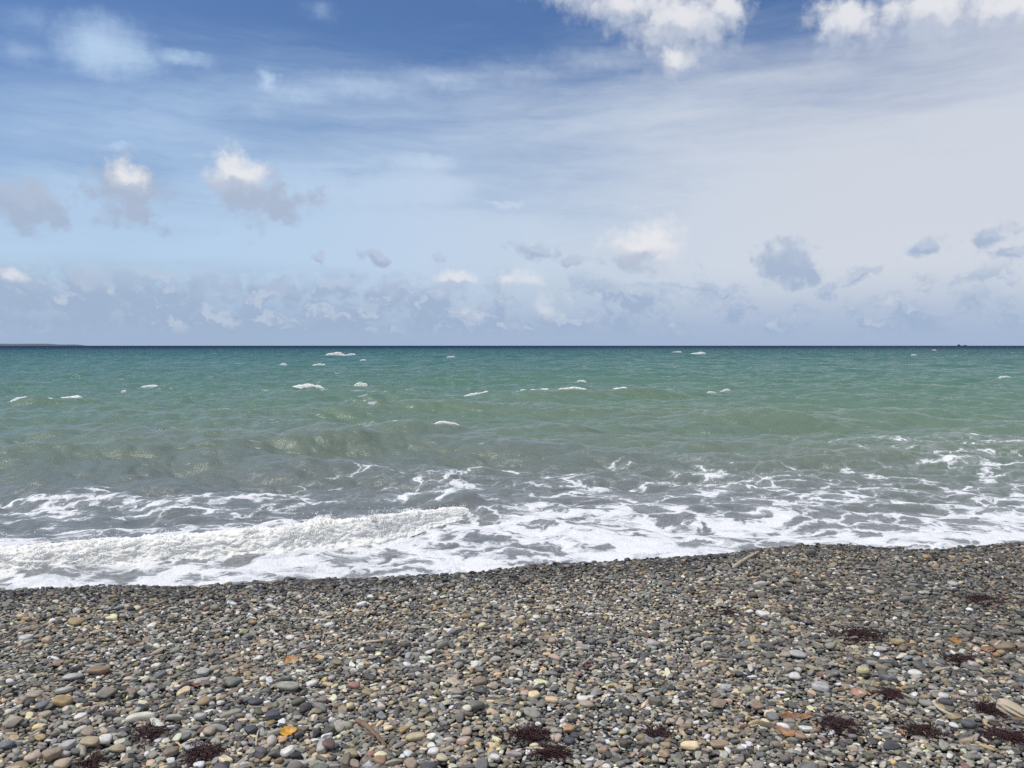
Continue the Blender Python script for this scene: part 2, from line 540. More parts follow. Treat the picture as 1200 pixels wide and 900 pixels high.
# single pebbles that stand out in the photograph: px, py, half width, half height (px), colour, turn (deg)
NOTABLE = [
    (126, 806, 10.5, 7.5, (.27, .235, .165), 0, 'tan'), (85, 783, 11.5, 4, 'pale grey', 14, 0), (115, 777, 12.5, 4, (.30, .19, .085), 0, 'ochre yellow'),
    (40, 804, 8.5, 4.5, 'tan', 8, 0), (61, 878, 10, 9, (.33, .24, .14), 30, 'tan'), (38, 878, 8, 7.5, 'peach', -35, 0), (72, 888, 9, 6, 'ochre yellow', 12, 0),
    (105, 864, 9.5, 4.5, 'ochre yellow', 6, 0), (138, 868, 9, 5, (.40, .31, .15), 8, 'ochre yellow'), (112, 876, 9.5, 5.5, 'tan', 0, 0), (79, 864, 7.5, 5.5, 'pale grey', -15, 0),
    (8, 866, 7.5, 7.5, 'blue grey', 20, 0), (75, 800, 9.5, 4.2, 'pale grey', 5, 0), (171, 790, 5, 6, (.42, .37, .26), 80, 'cream white'), (94, 831, 6.5, 3.4, 'cream white', 0, 0),
    (93, 848, 7.5, 5, (.55, .50, .40), -10, 'cream white'), (12, 896, 9.5, 4, 'ochre yellow', -4, 0), (73, 815, 10, 6, (.42, .27, .09), 5, 'ochre yellow'), (16, 841, 9, 7, 'tan', 10, 0),
    (122, 858, 8, 5, 'cream white', 12, 0), (183, 771, 5, 4.5, 'cream white', 0, 0), (50, 820, 7, 5, 'blue grey', 0, 0), (53, 829, 6, 6, 'tan', 60, 0), (145, 846, 9, 4, 'dark grey', 4, 0),
    (238, 780, 7.5, 7, 'pale grey', 0, 0), (252, 776, 7.5, 6, (.36, .31, .2), 0, 'tan'), (272, 791, 9, 5.5, 'greenish grey', -25, 0), (236, 790, 10.5, 2.8, 'pale grey', 22, 0),
    (239, 814, 7.5, 5.5, (.36, .25, .11), 0, 'ochre yellow'), (365, 793, 6.2, 6, 'cream white', -50, 0), (319, 831, 9, 8, (.085, .09, .1), 20, 'dark grey'), (299, 815, 9, 5, 'dark grey', 0, 0),
    (337, 877, 8.5, 6, 'cream white', 28, 0), (385, 871, 8, 7, 'maroon', 20, 0), (226, 866, 12, 5, 'pale grey', 32, 0), (308, 789, 5, 3.6, 'cream white', 0, 0), (389, 834, 5, 4.2, 'cream white', 0, 0),
    (338, 798, 14, 4.5, (.33, .32, .24), -4, 'pale grey'), (257, 892, 9, 7.5, (.14, .125, .14), 30, 'brownish grey'), (376, 895, 9, 7, 'greenish grey', -25, 0), (258, 815, 4.2, 5, 'cream white', 60, 0),
    (304, 763, 4.5, 4, 'cream white', 0, 0), (234, 832, 7, 6.5, (.5, .47, .4), 0, 'cream white'), (245, 850, 7, 5.5, 'tan', 0, 0), (294, 848, 7, 7, 'dark grey', 30, 0),
    (432, 888, 6, 8, (.45, .47, .47), 80, 'pale grey'), (445, 884, 8, 9, (.36, .21, .09), 10, 'rusty orange'), (508, 875, 7, 5, 'cream white', 0, 0), (485, 846, 4.5, 7, 'ochre yellow', 85, 0),
    (411, 876, 8.5, 4.5, (.36, .30, .13), 20, 'ochre yellow'), (544, 861, 8, 6.5, 'peach', -30, 0), (503, 757, 4.5, 4.3, 'cream white', 0, 0), (556, 776, 5, 4.8, 'cream white', 0, 0),
    (562, 791, 9.5, 6, (.26, .19, .12), 0, 'tan'), (579, 795, 7.5, 4, 'tan', 0, 0), (534, 803, 10, 3.8, 'tan', 0, 0), (501, 893, 10, 7, 'dark grey', -10, 0), (580, 879, 6.2, 6.2, 'cream white', 0, 0),
    (518, 881, 7.5, 4.5, (.56, .47, .30), 8, 'cream white'), (560, 862, 5, 7, 'greenish grey', 60, 0), (423, 772, 4, 3.5, 'cream white', 0, 0),
    (687, 817, 10, 5, 'peach', -18, 0), (683, 808, 7.5, 3.5, 'cream white', 4, 0), (743, 766, 5, 4.3, 'cream white', 0, 0), (667, 845, 7.5, 4.5, (.45, .24, .09), -28, 'rusty orange'),
    (667, 858, 8, 6.5, (.075, .085, .10), 0, 'dark grey'), (651, 856, 7.5, 6.5, (.50, .38, .27), -20, 'peach'), (671, 793, 5, 5.5, 'ochre yellow', 60, 0), (730, 847, 5.5, 5, (.52, .42, .14), 0, 'ochre yellow'),
    (718, 860, 4.6, 4.6, (.47, .43, .2), 0, 'ochre yellow'), (707, 869, 6, 5.5, 'rusty orange', -20, 0), (711, 891, 5.5, 5.5, 'cream white', -40, 0), (780, 872, 7, 6.5, (.38, .25, .12), 40, 'tan'),
    (615, 804, 6, 4, 'peach', 0, 0), (689, 771, 4.2, 4, (.22, .05, .05), 0, 'maroon'), (769, 863, 4.5, 8, (.5, .43, .27), 70, 'cream white'), (686, 896, 7.5, 3, 'cream white', 0, 0), (721, 760, 5, 4, 'tan', 0, 0),
    (935, 759, 11, 5.2, 'pale grey', -32, 0), (931, 784, 7, 4.2, (.60, .58, .54), -10, 'cream white'), (962, 796, 10, 6, 'pale grey', -25, 0), (843, 817, 10.5, 6.5, (.32, .23, .13), -5, 'tan'),
    (888, 818, 7.5, 4, (.30, .19, .12), 5, 'tan'), (938, 853, 6.5, 6.5, 'rusty orange', 0, 0), (945, 845, 8, 2.8, 'cream white', 4, 0), (906, 830, 8.5, 5.5, 'mid grey', -15, 0), (857, 855, 5, 5.5, 'tan', 60, 0),
    (843, 864, 12, 4.5, (.36, .25, .13), 12, 'tan'), (952, 773, 8, 3.6, (.36, .34, .15), -25, 'ochre yellow'), (920, 760, 7, 4, 'tan', -20, 0), (851, 798, 8, 3.8, 'pale grey', 0, 0), (848, 833, 3.6, 6, (.5, .36, .1), 85, 'ochre yellow'),
    (1012, 781, 7.5, 5.5, (.52, .45, .2), -15, 'ochre yellow'), (1072, 779, 7.5, 4, 'cream white', 0, 0), (1042, 789, 9.5, 6, (.11, .115, .125), -8, 'blue grey'), (1105, 807, 7, 4, (.58, .57, .5), -20, 'cream white'),
    (1108, 816, 7, 5, 'dark grey', 0, 0), (1136, 843, 8, 8, (.10, .105, .105), -55, 'dark grey'), (1118, 834, 8, 3.8, (.33, .25, .11), 0, 'ochre yellow'), (1044, 864, 8.5, 9, (.07, .075, .082), 75, 'dark grey'),
    (1140, 772, 5.5, 3.6, (.50, .43, .37), 0, 'cream white'), (1060, 889, 9, 5, (.10, .105, .09), -30, 'greenish grey'), (990, 831, 8, 5, 'brownish grey', 0, 0), (1118, 841, 5, 3.2, 'cream white', -8, 0),
    (895, 715, 8.5, 5, 'cream white', -4, 0), (386, 725, 5.5, 8, (.60, .60, .56), 65, 'cream white'), (88, 723, 9, 4, (.40, .29, .11), 0, 'ochre yellow'), (31, 742, 7, 5, (.52, .50, .42), 0, 'cream white'),
    (286, 733, 6.5, 4, (.42, .38, .15), 20, 'ochre yellow'), (340, 739, 5.5, 3.6, 'cream white', -6, 0), (178, 726, 5, 3.4, 'cream white', 0, 0), (629, 718, 5.5, 4, 'cream white', 0, 0), (1053, 746, 7, 5, (.42, .30, .10), 0, 'ochre yellow'),
    (558, 713, 6.5, 4, (.38, .33, .14), 10, 'ochre yellow'), (1175, 752, 12, 6, (.26, .19, .1), -25, 'tan'), (1117, 679, 6, 3, 'pale grey', -25, 0), (1020, 688, 5, 3.6, 'peach', -10, 0), (1035, 733, 6.5, 5, 'greenish grey', -35, 0)]


def scatter_pebbles():
    x0, x1, y0, y1 = -6.8, 7.8, 1.9, 9.0
    C = 0.006
    nx, ny = int((x1 - x0) / C), int((y1 - y0) / C)
    gx = x0 + (np.arange(nx) + .5) * C
    gy = y0 + (np.arange(ny) + .5) * C
    H = (beach_z(gx[None, :], gy[:, None]) - 0.012).astype(np.float32)
    OWN = np.full((ny, nx), -1, np.int32)
    # candidate positions: dense in view, thinner to the sides
    n = 380000
    px = rng.uniform(x0 + .12, x1 - .12, n)
    py = rng.uniform(y0 + .12, y1 - .12, n)
    dcr = py - crest_y(px)
    half = 0.70 * py + 0.9
    keep = (dcr < 1.0) & (np.abs(px) < half)
    px, py = px[keep], py[keep]
    n = len(px)
    dcr = py - crest_y(px)
    reg = fbm(px * 0.8 + 5, py * 0.8, 3, 41)
    size = 0.0091 * np.exp(rng.normal(0, 0.38, n)) * (1 + 0.35 * reg)
    size = np.clip(size * (1 - 0.12 * smooth(dcr, -2.5, 0)), 0.0055, 0.028)
    A = size * rng.uniform(1.0, 1.45, n)
    B = size * rng.uniform(0.72, 1.0, n)
    Cc = size * np.clip(rng.normal(0.44, 0.13, n), 0.20, 0.85)
    long_ = rng.random(n) < 0.07
    A[long_] *= 1.5
    B[long_] *= 0.8
    yaw = rng.uniform(0, np.pi, n)
    yaw = np.where(rng.random(n) < .45, rng.normal(0.0, .5, n), yaw)
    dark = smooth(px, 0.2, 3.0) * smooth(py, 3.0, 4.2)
    pwt = np.tile(PW, (n, 1))
    tone = fbm(px * 1.6, py * 1.6, 3, 77)
    warm = np.clip(tone * 1.8, -0.7, 0.9)
    for j, nm in enumerate(PNAMES):
        if nm in ('tan', 'ochre yellow', 'brownish grey', 'peach', 'rusty orange'):
            pwt[:, j] *= (1 + warm) * (1 - 0.25 * dark)
        if nm in ('cream white', 'pale grey'):
            pwt[:, j] *= 1 - 0.5 * dark
        if nm == 'brownish grey':
            pwt[:, j] *= 1 + 0.5 * dark
    pwt /= pwt.sum(1)[:, None]
    ci = (pwt.cumsum(1) < rng.random(n)[:, None]).sum(1).clip(0, len(PNAMES) - 1)
    base = np.array([PAL[k] for k in PNAMES])[ci]
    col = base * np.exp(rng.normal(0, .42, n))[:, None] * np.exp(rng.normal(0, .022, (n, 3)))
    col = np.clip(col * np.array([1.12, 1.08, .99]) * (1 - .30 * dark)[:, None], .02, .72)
    shp = rng.integers(0, NSHAPE, n)
    order = np.argsort(size + rng.normal(0, .012, n))     # larger ones tend to lie on top
    P = np.zeros((n + len(NOTABLE), 3))
    rows = list(order)
    A, B, Cc, yaw = [np.concatenate([q, np.zeros(len(NOTABLE))]) for q in (A, B, Cc, yaw)]
    px = np.concatenate([px, np.zeros(len(NOTABLE))])
    py = np.concatenate([py, np.zeros(len(NOTABLE))])
    ci = np.concatenate([ci, np.zeros(len(NOTABLE), int)])
    shp = np.concatenate([shp, np.zeros(len(NOTABLE), int)])
    col = np.concatenate([col, np.zeros((len(NOTABLE), 3))])
    for k, (qx, qy, hw, hh, c, turn, cn) in enumerate(NOTABLE):
        i = n + k
        g = ground(qx, qy, 0.02)
        dist = math.sqrt(g.x ** 2 + g.y ** 2 + EYE ** 2)
        s = EYE / dist
        a = hw / FOC * dist * 0.84
        # vertical extent on screen = depth * sin + thickness * cos
        t = min(0.5 * a, hh / FOC * dist * 0.6)
        bb = max(0.55 * a, min(1.1 * a, (hh / FOC * dist * 1.05 - 0.75 * t) / s * 1.1))
        t = min(t, 0.62 * bb)
        px[i], py[i], A[i], B[i], Cc[i], yaw[i] = g.x, g.y, a, bb, max(t, .3 * a), math.radians(turn)
        nm = c if isinstance(c, str) else cn
        ci[i] = PNAMES.index(nm)
        q = np.array(PAL[c] if isinstance(c, str) else c)
        col[i] = q.mean() + (q - q.mean()) * .72
        shp[i] = [0, 2, 3, 4, 6, 7, 8, 10, 11, 12][k % 10] if k % 9 else 1
        rows.append(i)
    tilt = np.zeros((n + len(NOTABLE), 2))
    rnd = rng.random((n + len(NOTABLE), 8))
    for i in rows:
        a, b, c = A[i], B[i], Cc[i]
        cs, sn = math.cos(yaw[i]), math.sin(yaw[i])
        rad = int(a / C) + 1
        best = None
        for t in range(3 if i < n else 1):
            X = px[i] + (0 if i >= n else (rnd[i, 2 * t] - .5) * .05)
            Y = py[i] + (0 if i >= n else (rnd[i, 2 * t + 1] - .5) * .05)
            jx, jy = int((X - x0) / C), int((Y - y0) / C)
            if jx - rad < 0 or jy - rad < 0 or jx + rad >= nx or jy + rad >= ny:
                continue
            hloc = H[jy - 1:jy + 2, jx - 1:jx + 2].mean()
            if best is None or hloc < best[0]:
                best = (hloc, X, Y, jx, jy)
        if best is None:
            P[i, 2] = np.nan
            continue
        _, X, Y, jx, jy = best
        sl = (slice(jy - rad, jy + rad + 1), slice(jx - rad, jx + rad + 1))
        h = H[sl]
        dx = (gx[jx - rad:jx + rad + 1] - X)[None, :]
        dy = (gy[jy - rad:jy + rad + 1] - Y)[:, None]
        u = (dx * cs + dy * sn) / a
        v = (-dx * sn + dy * cs) / b
        r2 = u * u + v * v
        m = r2 < 1
        hm = h[m]
        if len(hm) < 3:
            P[i, 2] = np.nan
            continue
        q = rad // 2 + 1
        tx = float(h[:, -q:].mean() - h[:, :q].mean()) / (2 * rad * C * .75)
        ty = float(h[-q:, :].mean() - h[:q, :].mean()) / (2 * rad * C * .75)
        tx = min(max(tx, -.55), .55) + (rnd[i, 6] - .5) * .5
        ty = min(max(ty, -.55), .55) + (rnd[i, 7] - .5) * .5
        if i >= n:
            tx, ty = tx * .5, ty * .5 - 0.06
        pl = dx * tx + dy * ty
        dome = c * np.sqrt(np.maximum(1 - r2, 0))
        need = (h - pl + dome)[m]
        kk = int(len(need) * (.80 if i < n else .72))
        z = min(float(np.partition(need, kk)[kk]), float(hm.mean()) + 0.9 * c)
        P[i] = (X, Y, z)
        tilt[i] = (tx, ty)
        top = z + pl + dome
        up = m & (top > h)
        h[up] = top[up]
        OWN[sl][up] = i
    good = ~np.isnan(P[:, 2]) & (P[:, 1] > 0)
    # rotation matrices
    nz = np.stack([-tilt[:, 0], -tilt[:, 1], np.ones(len(P))], 1)
    nz /= np.linalg.norm(nz, axis=1)[:, None]
    xa = np.stack([np.cos(yaw), np.sin(yaw), np.zeros(len(P))], 1)
    xa -= nz * (xa * nz).sum(1)[:, None]
    xa /= np.linalg.norm(xa, axis=1)[:, None]
    ya = np.cross(nz, xa)
    flip = rng.random(len(P)) < .5
    flip[n:] = False
    xa[flip] *= -1
    ya[flip] *= -1
    sy = np.sqrt(xa[:, 0] ** 2 + xa[:, 1] ** 2)
    eul = np.stack([np.arctan2(ya[:, 2], nz[:, 2]), np.arctan2(-xa[:, 2], sy), np.arctan2(xa[:, 1], xa[:, 0])], 1)
    d = P[:, 1] - crest_y(P[:, 0])
    wet = smooth(d + 0.18 * fbm(P[:, 0] * 1.2, P[:, 0] * 0 + 3, 2, 5) - 0.25 * smooth(P[:, 0], 1.4, 2.0), -0.5, -0.05) * rng.uniform(.6, 1, len(P))
    cnt = np.bincount(OWN[OWN >= 0].ravel(), minlength=len(P)).astype(float)
    dist = np.sqrt(P[:, 0] ** 2 + P[:, 1] ** 2 + (EYE - P[:, 2]) ** 2)
    score = cnt * C * C * (EYE - P[:, 2]) / dist ** 3
    with np.errstate(invalid='ignore'):
        qx, qy = project(P[:, 0], P[:, 1], P[:, 2])
    vis = good & (qx > 3) & (qx < 1197) & (qy < 897) & (qy > 600)
    score = np.where(vis, score, 0)
    score[n:] = np.where(vis[n:], score[n:] + 1, 0)
    top300 = np.argsort(-score)[:300]
    return dict(P=P, eul=eul, S=np.stack([A, B, Cc], 1), col=col, ci=ci, shp=shp, wet=wet, good=good, top=top300, qx=qx, qy=qy, nNot=n, H=H, gx0=x0, gy0=y0, C=C, score=score)


t0 = time.time()
PB = scatter_pebbles()
print('pebbles', time.time() - t0, PB['good'].sum())


def surf_z(x, y):
    """top of the pebbles at a spot"""
    j, i = int((y - PB['gy0']) / PB['C']), int((x - PB['gx0']) / PB['C'])
    j = min(max(j, 3), PB['H'].shape[0] - 4)
    i = min(max(i, 3), PB['H'].shape[1] - 4)
    return float(PB['H'][j - 3:j + 4, i - 3:i + 4].mean())


def build_pebble_mass():
    sel = PB['good'].copy()
    sel[PB['top']] = False
    idx = np.nonzero(sel)[0]
    coll = bpy.data.collections.new('pebble_shapes')
    for k, (v, f) in enumerate(SHAPES):
        me = bpy.data.meshes.new('pebble_shape')
        me.from_pydata(v.tolist(), [], f.tolist())
        me.polygons.foreach_set('use_smooth', np.ones(len(f), dtype=bool))
        me.materials.append(M_STUFF)
        coll.objects.link(bpy.data.objects.new('pebble_shape_%02d' % k, me))
    me = bpy.data.meshes.new('pebbles')
    me.vertices.add(len(idx))
    me.vertices.foreach_set('co', PB['P'][idx].astype(np.float32).ravel())
    o = bpy.data.objects.new('pebbles', me)
    COL.objects.link(o)
    me.materials.append(M_STUFF)
    set_attr(o, 'rot', PB['eul'][idx], 'FLOAT_VECTOR')
    set_attr(o, 'scl', PB['S'][idx], 'FLOAT_VECTOR')
    set_attr(o, 'col', PB['col'][idx], 'FLOAT_VECTOR')
    set_attr(o, 'wet', PB['wet'][idx])
    set_attr(o, 'shp', PB['shp'][idx], 'INT')
    ng = bpy.data.node_groups.new('pebble_scatter', 'GeometryNodeTree')
    ng.interface.new_socket('Geometry', in_out='INPUT', socket_type='NodeSocketGeometry')
    ng.interface.new_socket('Geometry', in_out='OUTPUT', socket_type='NodeSocketGeometry')
    nd = ng.nodes
    gi, go = nd.new('NodeGroupInput'), nd.new('NodeGroupOutput')
    ci = nd.new('GeometryNodeCollectionInfo')
    ci.inputs['Collection'].default_value = coll
    ci.inputs['Separate Children'].default_value = True
    ci.inputs['Reset Children'].default_value = True
    ip = nd.new('GeometryNodeInstanceOnPoints')
    ip.inputs['Pick Instance'].default_value = True

    def na(name, typ):
        q = nd.new('GeometryNodeInputNamedAttribute')
        q.data_type = typ
        q.inputs['Name'].default_value = name
        return q.outputs['Attribute']
    e2r = nd.new('FunctionNodeEulerToRotation')
    L = ng.links.new
    L(gi.outputs[0], ip.inputs['Points'])
    L(ci.outputs[0], ip.inputs['Instance'])
    L(na('rot', 'FLOAT_VECTOR'), e2r.inputs[0])
    L(e2r.outputs[0], ip.inputs['Rotation'])
    L(na('scl', 'FLOAT_VECTOR'), ip.inputs['Scale'])
    L(na('shp', 'INT'), ip.inputs['Instance Index'])
    L(ip.outputs[0], go.inputs[0])
    md = o.modifiers.new('scatter', 'NODES')
    md.node_group = ng
    tag(o, 'mass of small rounded grey and brown pebbles covering the beach', 'pebbles', kind='stuff')


build_pebble_mass()


# ------------------------------------------------------------------ sea
def fft_tile(n, L, lam_peak, lam_min, spread, ang, seed):
    r = np.random.default_rng(seed)
    k = np.fft.fftfreq(n, L / n) * 2 * np.pi
    KX, KY = np.meshgrid(k, k)
    K = np.hypot(KX, KY)
    K[0, 0] = 1
    kp = 2 * np.pi / lam_peak
    S = np.exp(-1.25 * (kp / K) ** 2) / K ** 3.6
    dirx, diry = math.sin(ang), -math.cos(ang)
    cosd = (KX * dirx + KY * diry) / K
    S *= np.abs(cosd) ** spread * np.where(cosd > 0, 1, .15)
    S *= np.exp(-(K * lam_min / (2 * np.pi)) ** 2)
    S[0, 0] = 0
    a = np.sqrt(S) * (r.normal(size=(n, n)) + 1j * r.normal(size=(n, n)))
    h = np.fft.ifft2(a)
    sd = h.real.std()
    Dx = np.fft.ifft2(-1j * KX / K * a).real / sd
    Dy = np.fft.ifft2(-1j * KY / K * a).real / sd
    return h.real / sd, Dx, Dy, L


def samp(tile, L, x, y):
    n = tile.shape[0]
    u = (x / L * n) % n
    v = (y / L * n) % n
    i, j = np.floor(u).astype(int), np.floor(v).astype(int)
    fu, fv = u - i, v - j
    i %= n
    j %= n
    i1, j1 = (i + 1) % n, (j + 1) % n
    return (tile[j, i] * (1 - fu) + tile[j, i1] * fu) * (1 - fv) + (tile[j1, i] * (1 - fu) + tile[j1, i1] * fu) * fv


T1 = fft_tile(1024, 137.0, 8.0, 1.2, 4, R(-12), 1)
T2 = fft_tile(512, 19.0, 2.0, 0.12, 2, R(-25), 2)


def pxline(pts, z=WATER):
    g = [ground(a, b, z) for a, b in pts]
    return np.array([p.x for p in g]), np.array([p.y for p in g])


# wave ridges: base line in the photograph, height (m) at each point
RIDGES = [
    ([(-200, 540), (0, 537), (150, 535), (280, 530), (380, 526), (450, 519), (560, 512), (680, 512), (800, 520)], [.16, .2, .2, .2, .24, .28, .26, .16, 0], .75, 1.7),
    ([(820, 548), (900, 545), (1000, 541), (1100, 537), (1200, 537), (1400, 540)], [0, .12, .2, .24, .25, .2], .6, 1.4),
    ([(200, 486), (330, 486), (450, 482), (560, 482), (640, 485), (760, 484), (900, 490)], [0, .2, .28, .28, .24, .2, 0], 1.0, 2.2),
    ([(560, 468), (640, 468), (740, 466), (860, 468)], [0, .34, .34, 0], 1.4, 2.8),
    ([(780, 497), (860, 496), (960, 495), (1060, 500)], [0, .2, .2, 0], .9, 2.0),
    ([(-100, 478), (0, 478), (110, 476), (200, 480)], [.2, .28, .26, 0], 1.2, 2.4),
    ([(300, 460), (366, 459), (440, 458), (520, 462)], [0, .34, .3, 0], 1.6, 3.0)]
# the breaker: its front toe and height
BRK = ([(-420, 706), (-200, 690), (0, 671), (150, 659), (250, 650), (350, 641), (450, 629), (500, 614), (540, 603), (575, 597), (640, 596)],
       [.27, .28, .28, .28, .28, .28, .28, .26, .22, .16, .0])

COVX = np.array([-600, -200, 0, 100, 200, 300, 400, 500, 560, 600, 700, 800, 900, 1000, 1100, 1200, 1400, 1800])
COV = [  # rows: py, coverage of foam on the water at each column
    (495, [0] * 18),
    (508, [0, 0, 0, 0, 0, 0, 0, 0, 0, 0, 0, 0, 0, .05, .1, .1, .1, 0]),
    (518, [0, 0, 0, 0, 0, 0, 0, 0, 0, 0, 0, 0, .02, .22, .42, .40, .4, .3]),
    (530, [0, 0, 0, 0, 0, 0, 0, 0, 0, 0, .02, .02, .05, .16, .34, .42, .4, .4]),
    (543, [0, 0, 0, 0, 0, 0, .04, .10, .12, .12, .16, .22, .16, .2, .3, .34, .4, .4]),
    (553, [0, 0, 0, 0, 0, .06, .28, .36, .36, .38, .46, .48, .40, .36, .34, .36, .4, .4]),
    (563, [.1, .1, .04, .06, .06, .12, .30, .34, .38, .40, .46, .48, .46, .46, .40, .42, .4, .4]),
    (572, [.3, .3, .16, .30, .42, .36, .30, .40, .46, .40, .40, .42, .46, .48, .46, .44, .4, .4]),
    (582, [.5, .5, .46, .52, .60, .50, .34, .46, .56, .34, .36, .38, .46, .50, .46, .48, .5, .5]),
    (592, [.6, .6, .58, .56, .56, .52, .26, .40, .50, .36, .42, .48, .42, .46, .50, .54, .6, .6]),
    (602, [.5, .5, .50, .42, .36, .26, .26, .40, .50, .60, .74, .80, .60, .46, .52, .62, .7, .7]),
    (612, [.4, .4, .30, .26, .20, .16, .56, .64, .66, .74, .80, .80, .80, .66, .62, .74, .8, .8]),
    (624, [.5, .5, .40, .45, .55, .6, .7, .72, .74, .76, .84, .84, .84, .86, .86, .88, .9, .9]),
    (640, [.7, .7, .70, .70, .70, .72, .74, .74, .76, .78, .84, .88, .90, .94, .94, .96, .9, .9]),
    (655, [.7, .7, .70, .70, .68, .68, .76, .78, .80, .82, .90, .95, .95, .95, .95, .95, .9, .9]),
    (668, [.7, .7, .70, .70, .70, .74, .82, .86, .90, .92, .95, .95, .95, .95, .95, .95, .9, .9]),
    (682, [.84, .84, .84, .86, .88, .92, .95, .95, .95, .95, .95, .95, .95, .95, .95, .95, .9, .9]),
    (720, [.95] * 18)]
COVY = np.array([r[0] for r in COV], float)
COVT = np.array([r[1] for r in COV])


def coverage(x, y):
    qx, qy = project(x, y, np.full_like(x, WATER))
    qx = qx + 26 * fbm(x * .5, y * .5, 2, 91)
    qy = qy + 5 * fbm(x * .7 + 9, y * .7, 3, 92)
    i = np.clip(np.searchsorted(COVX, qx) - 1, 0, len(COVX) - 2)
    j = np.clip(np.searchsorted(COVY, qy) - 1, 0, len(COVY) - 2)
    fu = np.clip((qx - COVX[i]) / (COVX[i + 1] - COVX[i]), 0, 1)
    fv = np.clip((qy - COVY[j]) / (COVY[j + 1] - COVY[j]), 0, 1)
    a = COVT[j, i] * (1 - fu) + COVT[j, i + 1] * fu
    b = COVT[j + 1, i] * (1 - fu) + COVT[j + 1, i + 1] * fu
    c = a * (1 - fv) + b * fv
    # the unbroken shoulder of the breaker: bare olive face under a white lip
    face = np.exp(-(((qx - 538) / 34) ** 2 + ((qy - 601 + .12 * (qx - 538)) / 6.5) ** 2) ** 2)
    lip = np.exp(-(((qx - 532) / 40) ** 2 + ((qy - 589.5 + .16 * (qx - 532)) / 4.0) ** 2) ** 2)
    c = np.maximum(c * (1 - .8 * face), lip * .85)
    return np.where(c > .6, .6 + (c - .6) * .5, c * .95 + .03 * smooth(c, .1, .5))


def ridge_z(x, y, line, hs, wf, wb, warp=0.25):
    lx, ly = pxline(line)
    yl = np.interp(x, lx, ly) + warp * fbm(x * .35, x * 0 + line[0][1], 3, 8)
    hs = [h * (.62 if line is not BRK[0] else .8) for h in hs]
    am = np.interp(x, lx, hs, left=hs[0] * 0.6, right=hs[-1] * 0.6)
    d = y - yl
    w = np.where(d < 0, wf, wb)
    return am * np.exp(-(d / w) ** 2)


def sea_surface(x, y):
    """height of the water, horizontal shift and crest measure"""
    r = np.hypot(x, y)
    shore = smooth(y - crest_y(x), 1.0, 7.0)
    f1 = (1 - smooth(r, 300, 1500)) * (0.18 + 0.82 * shore)
    f2 = (1 - smooth(r, 35, 130)) * (0.35 + 0.65 * shore)
    a1, a2 = 0.085, 0.037
    z = a1 * f1 * samp(T1[0], T1[3], x, y) + a2 * f2 * samp(T2[0], T2[3], x, y)
    dx = 0.8 * (a1 * f1 * samp(T1[1], T1[3], x, y) + a2 * f2 * samp(T2[1], T2[3], x, y))
    dy = 0.8 * (a1 * f1 * samp(T1[2], T1[3], x, y) + a2 * f2 * samp(T2[2], T2[3], x, y))
    rz = 0
    for line, hs, wf, wb in RIDGES:
        rz = rz + ridge_z(x, y, line, hs, wf, wb)
    dy = dy - 0.6 * rz
    bz = (0.45 + .22 * smooth(x, -1.35, -.85)) * ridge_z(x, y - 0.32, BRK[0], BRK[1], .22, .85, 0.0)
    return z + rz + bz, dx, dy, rz + bz * .5


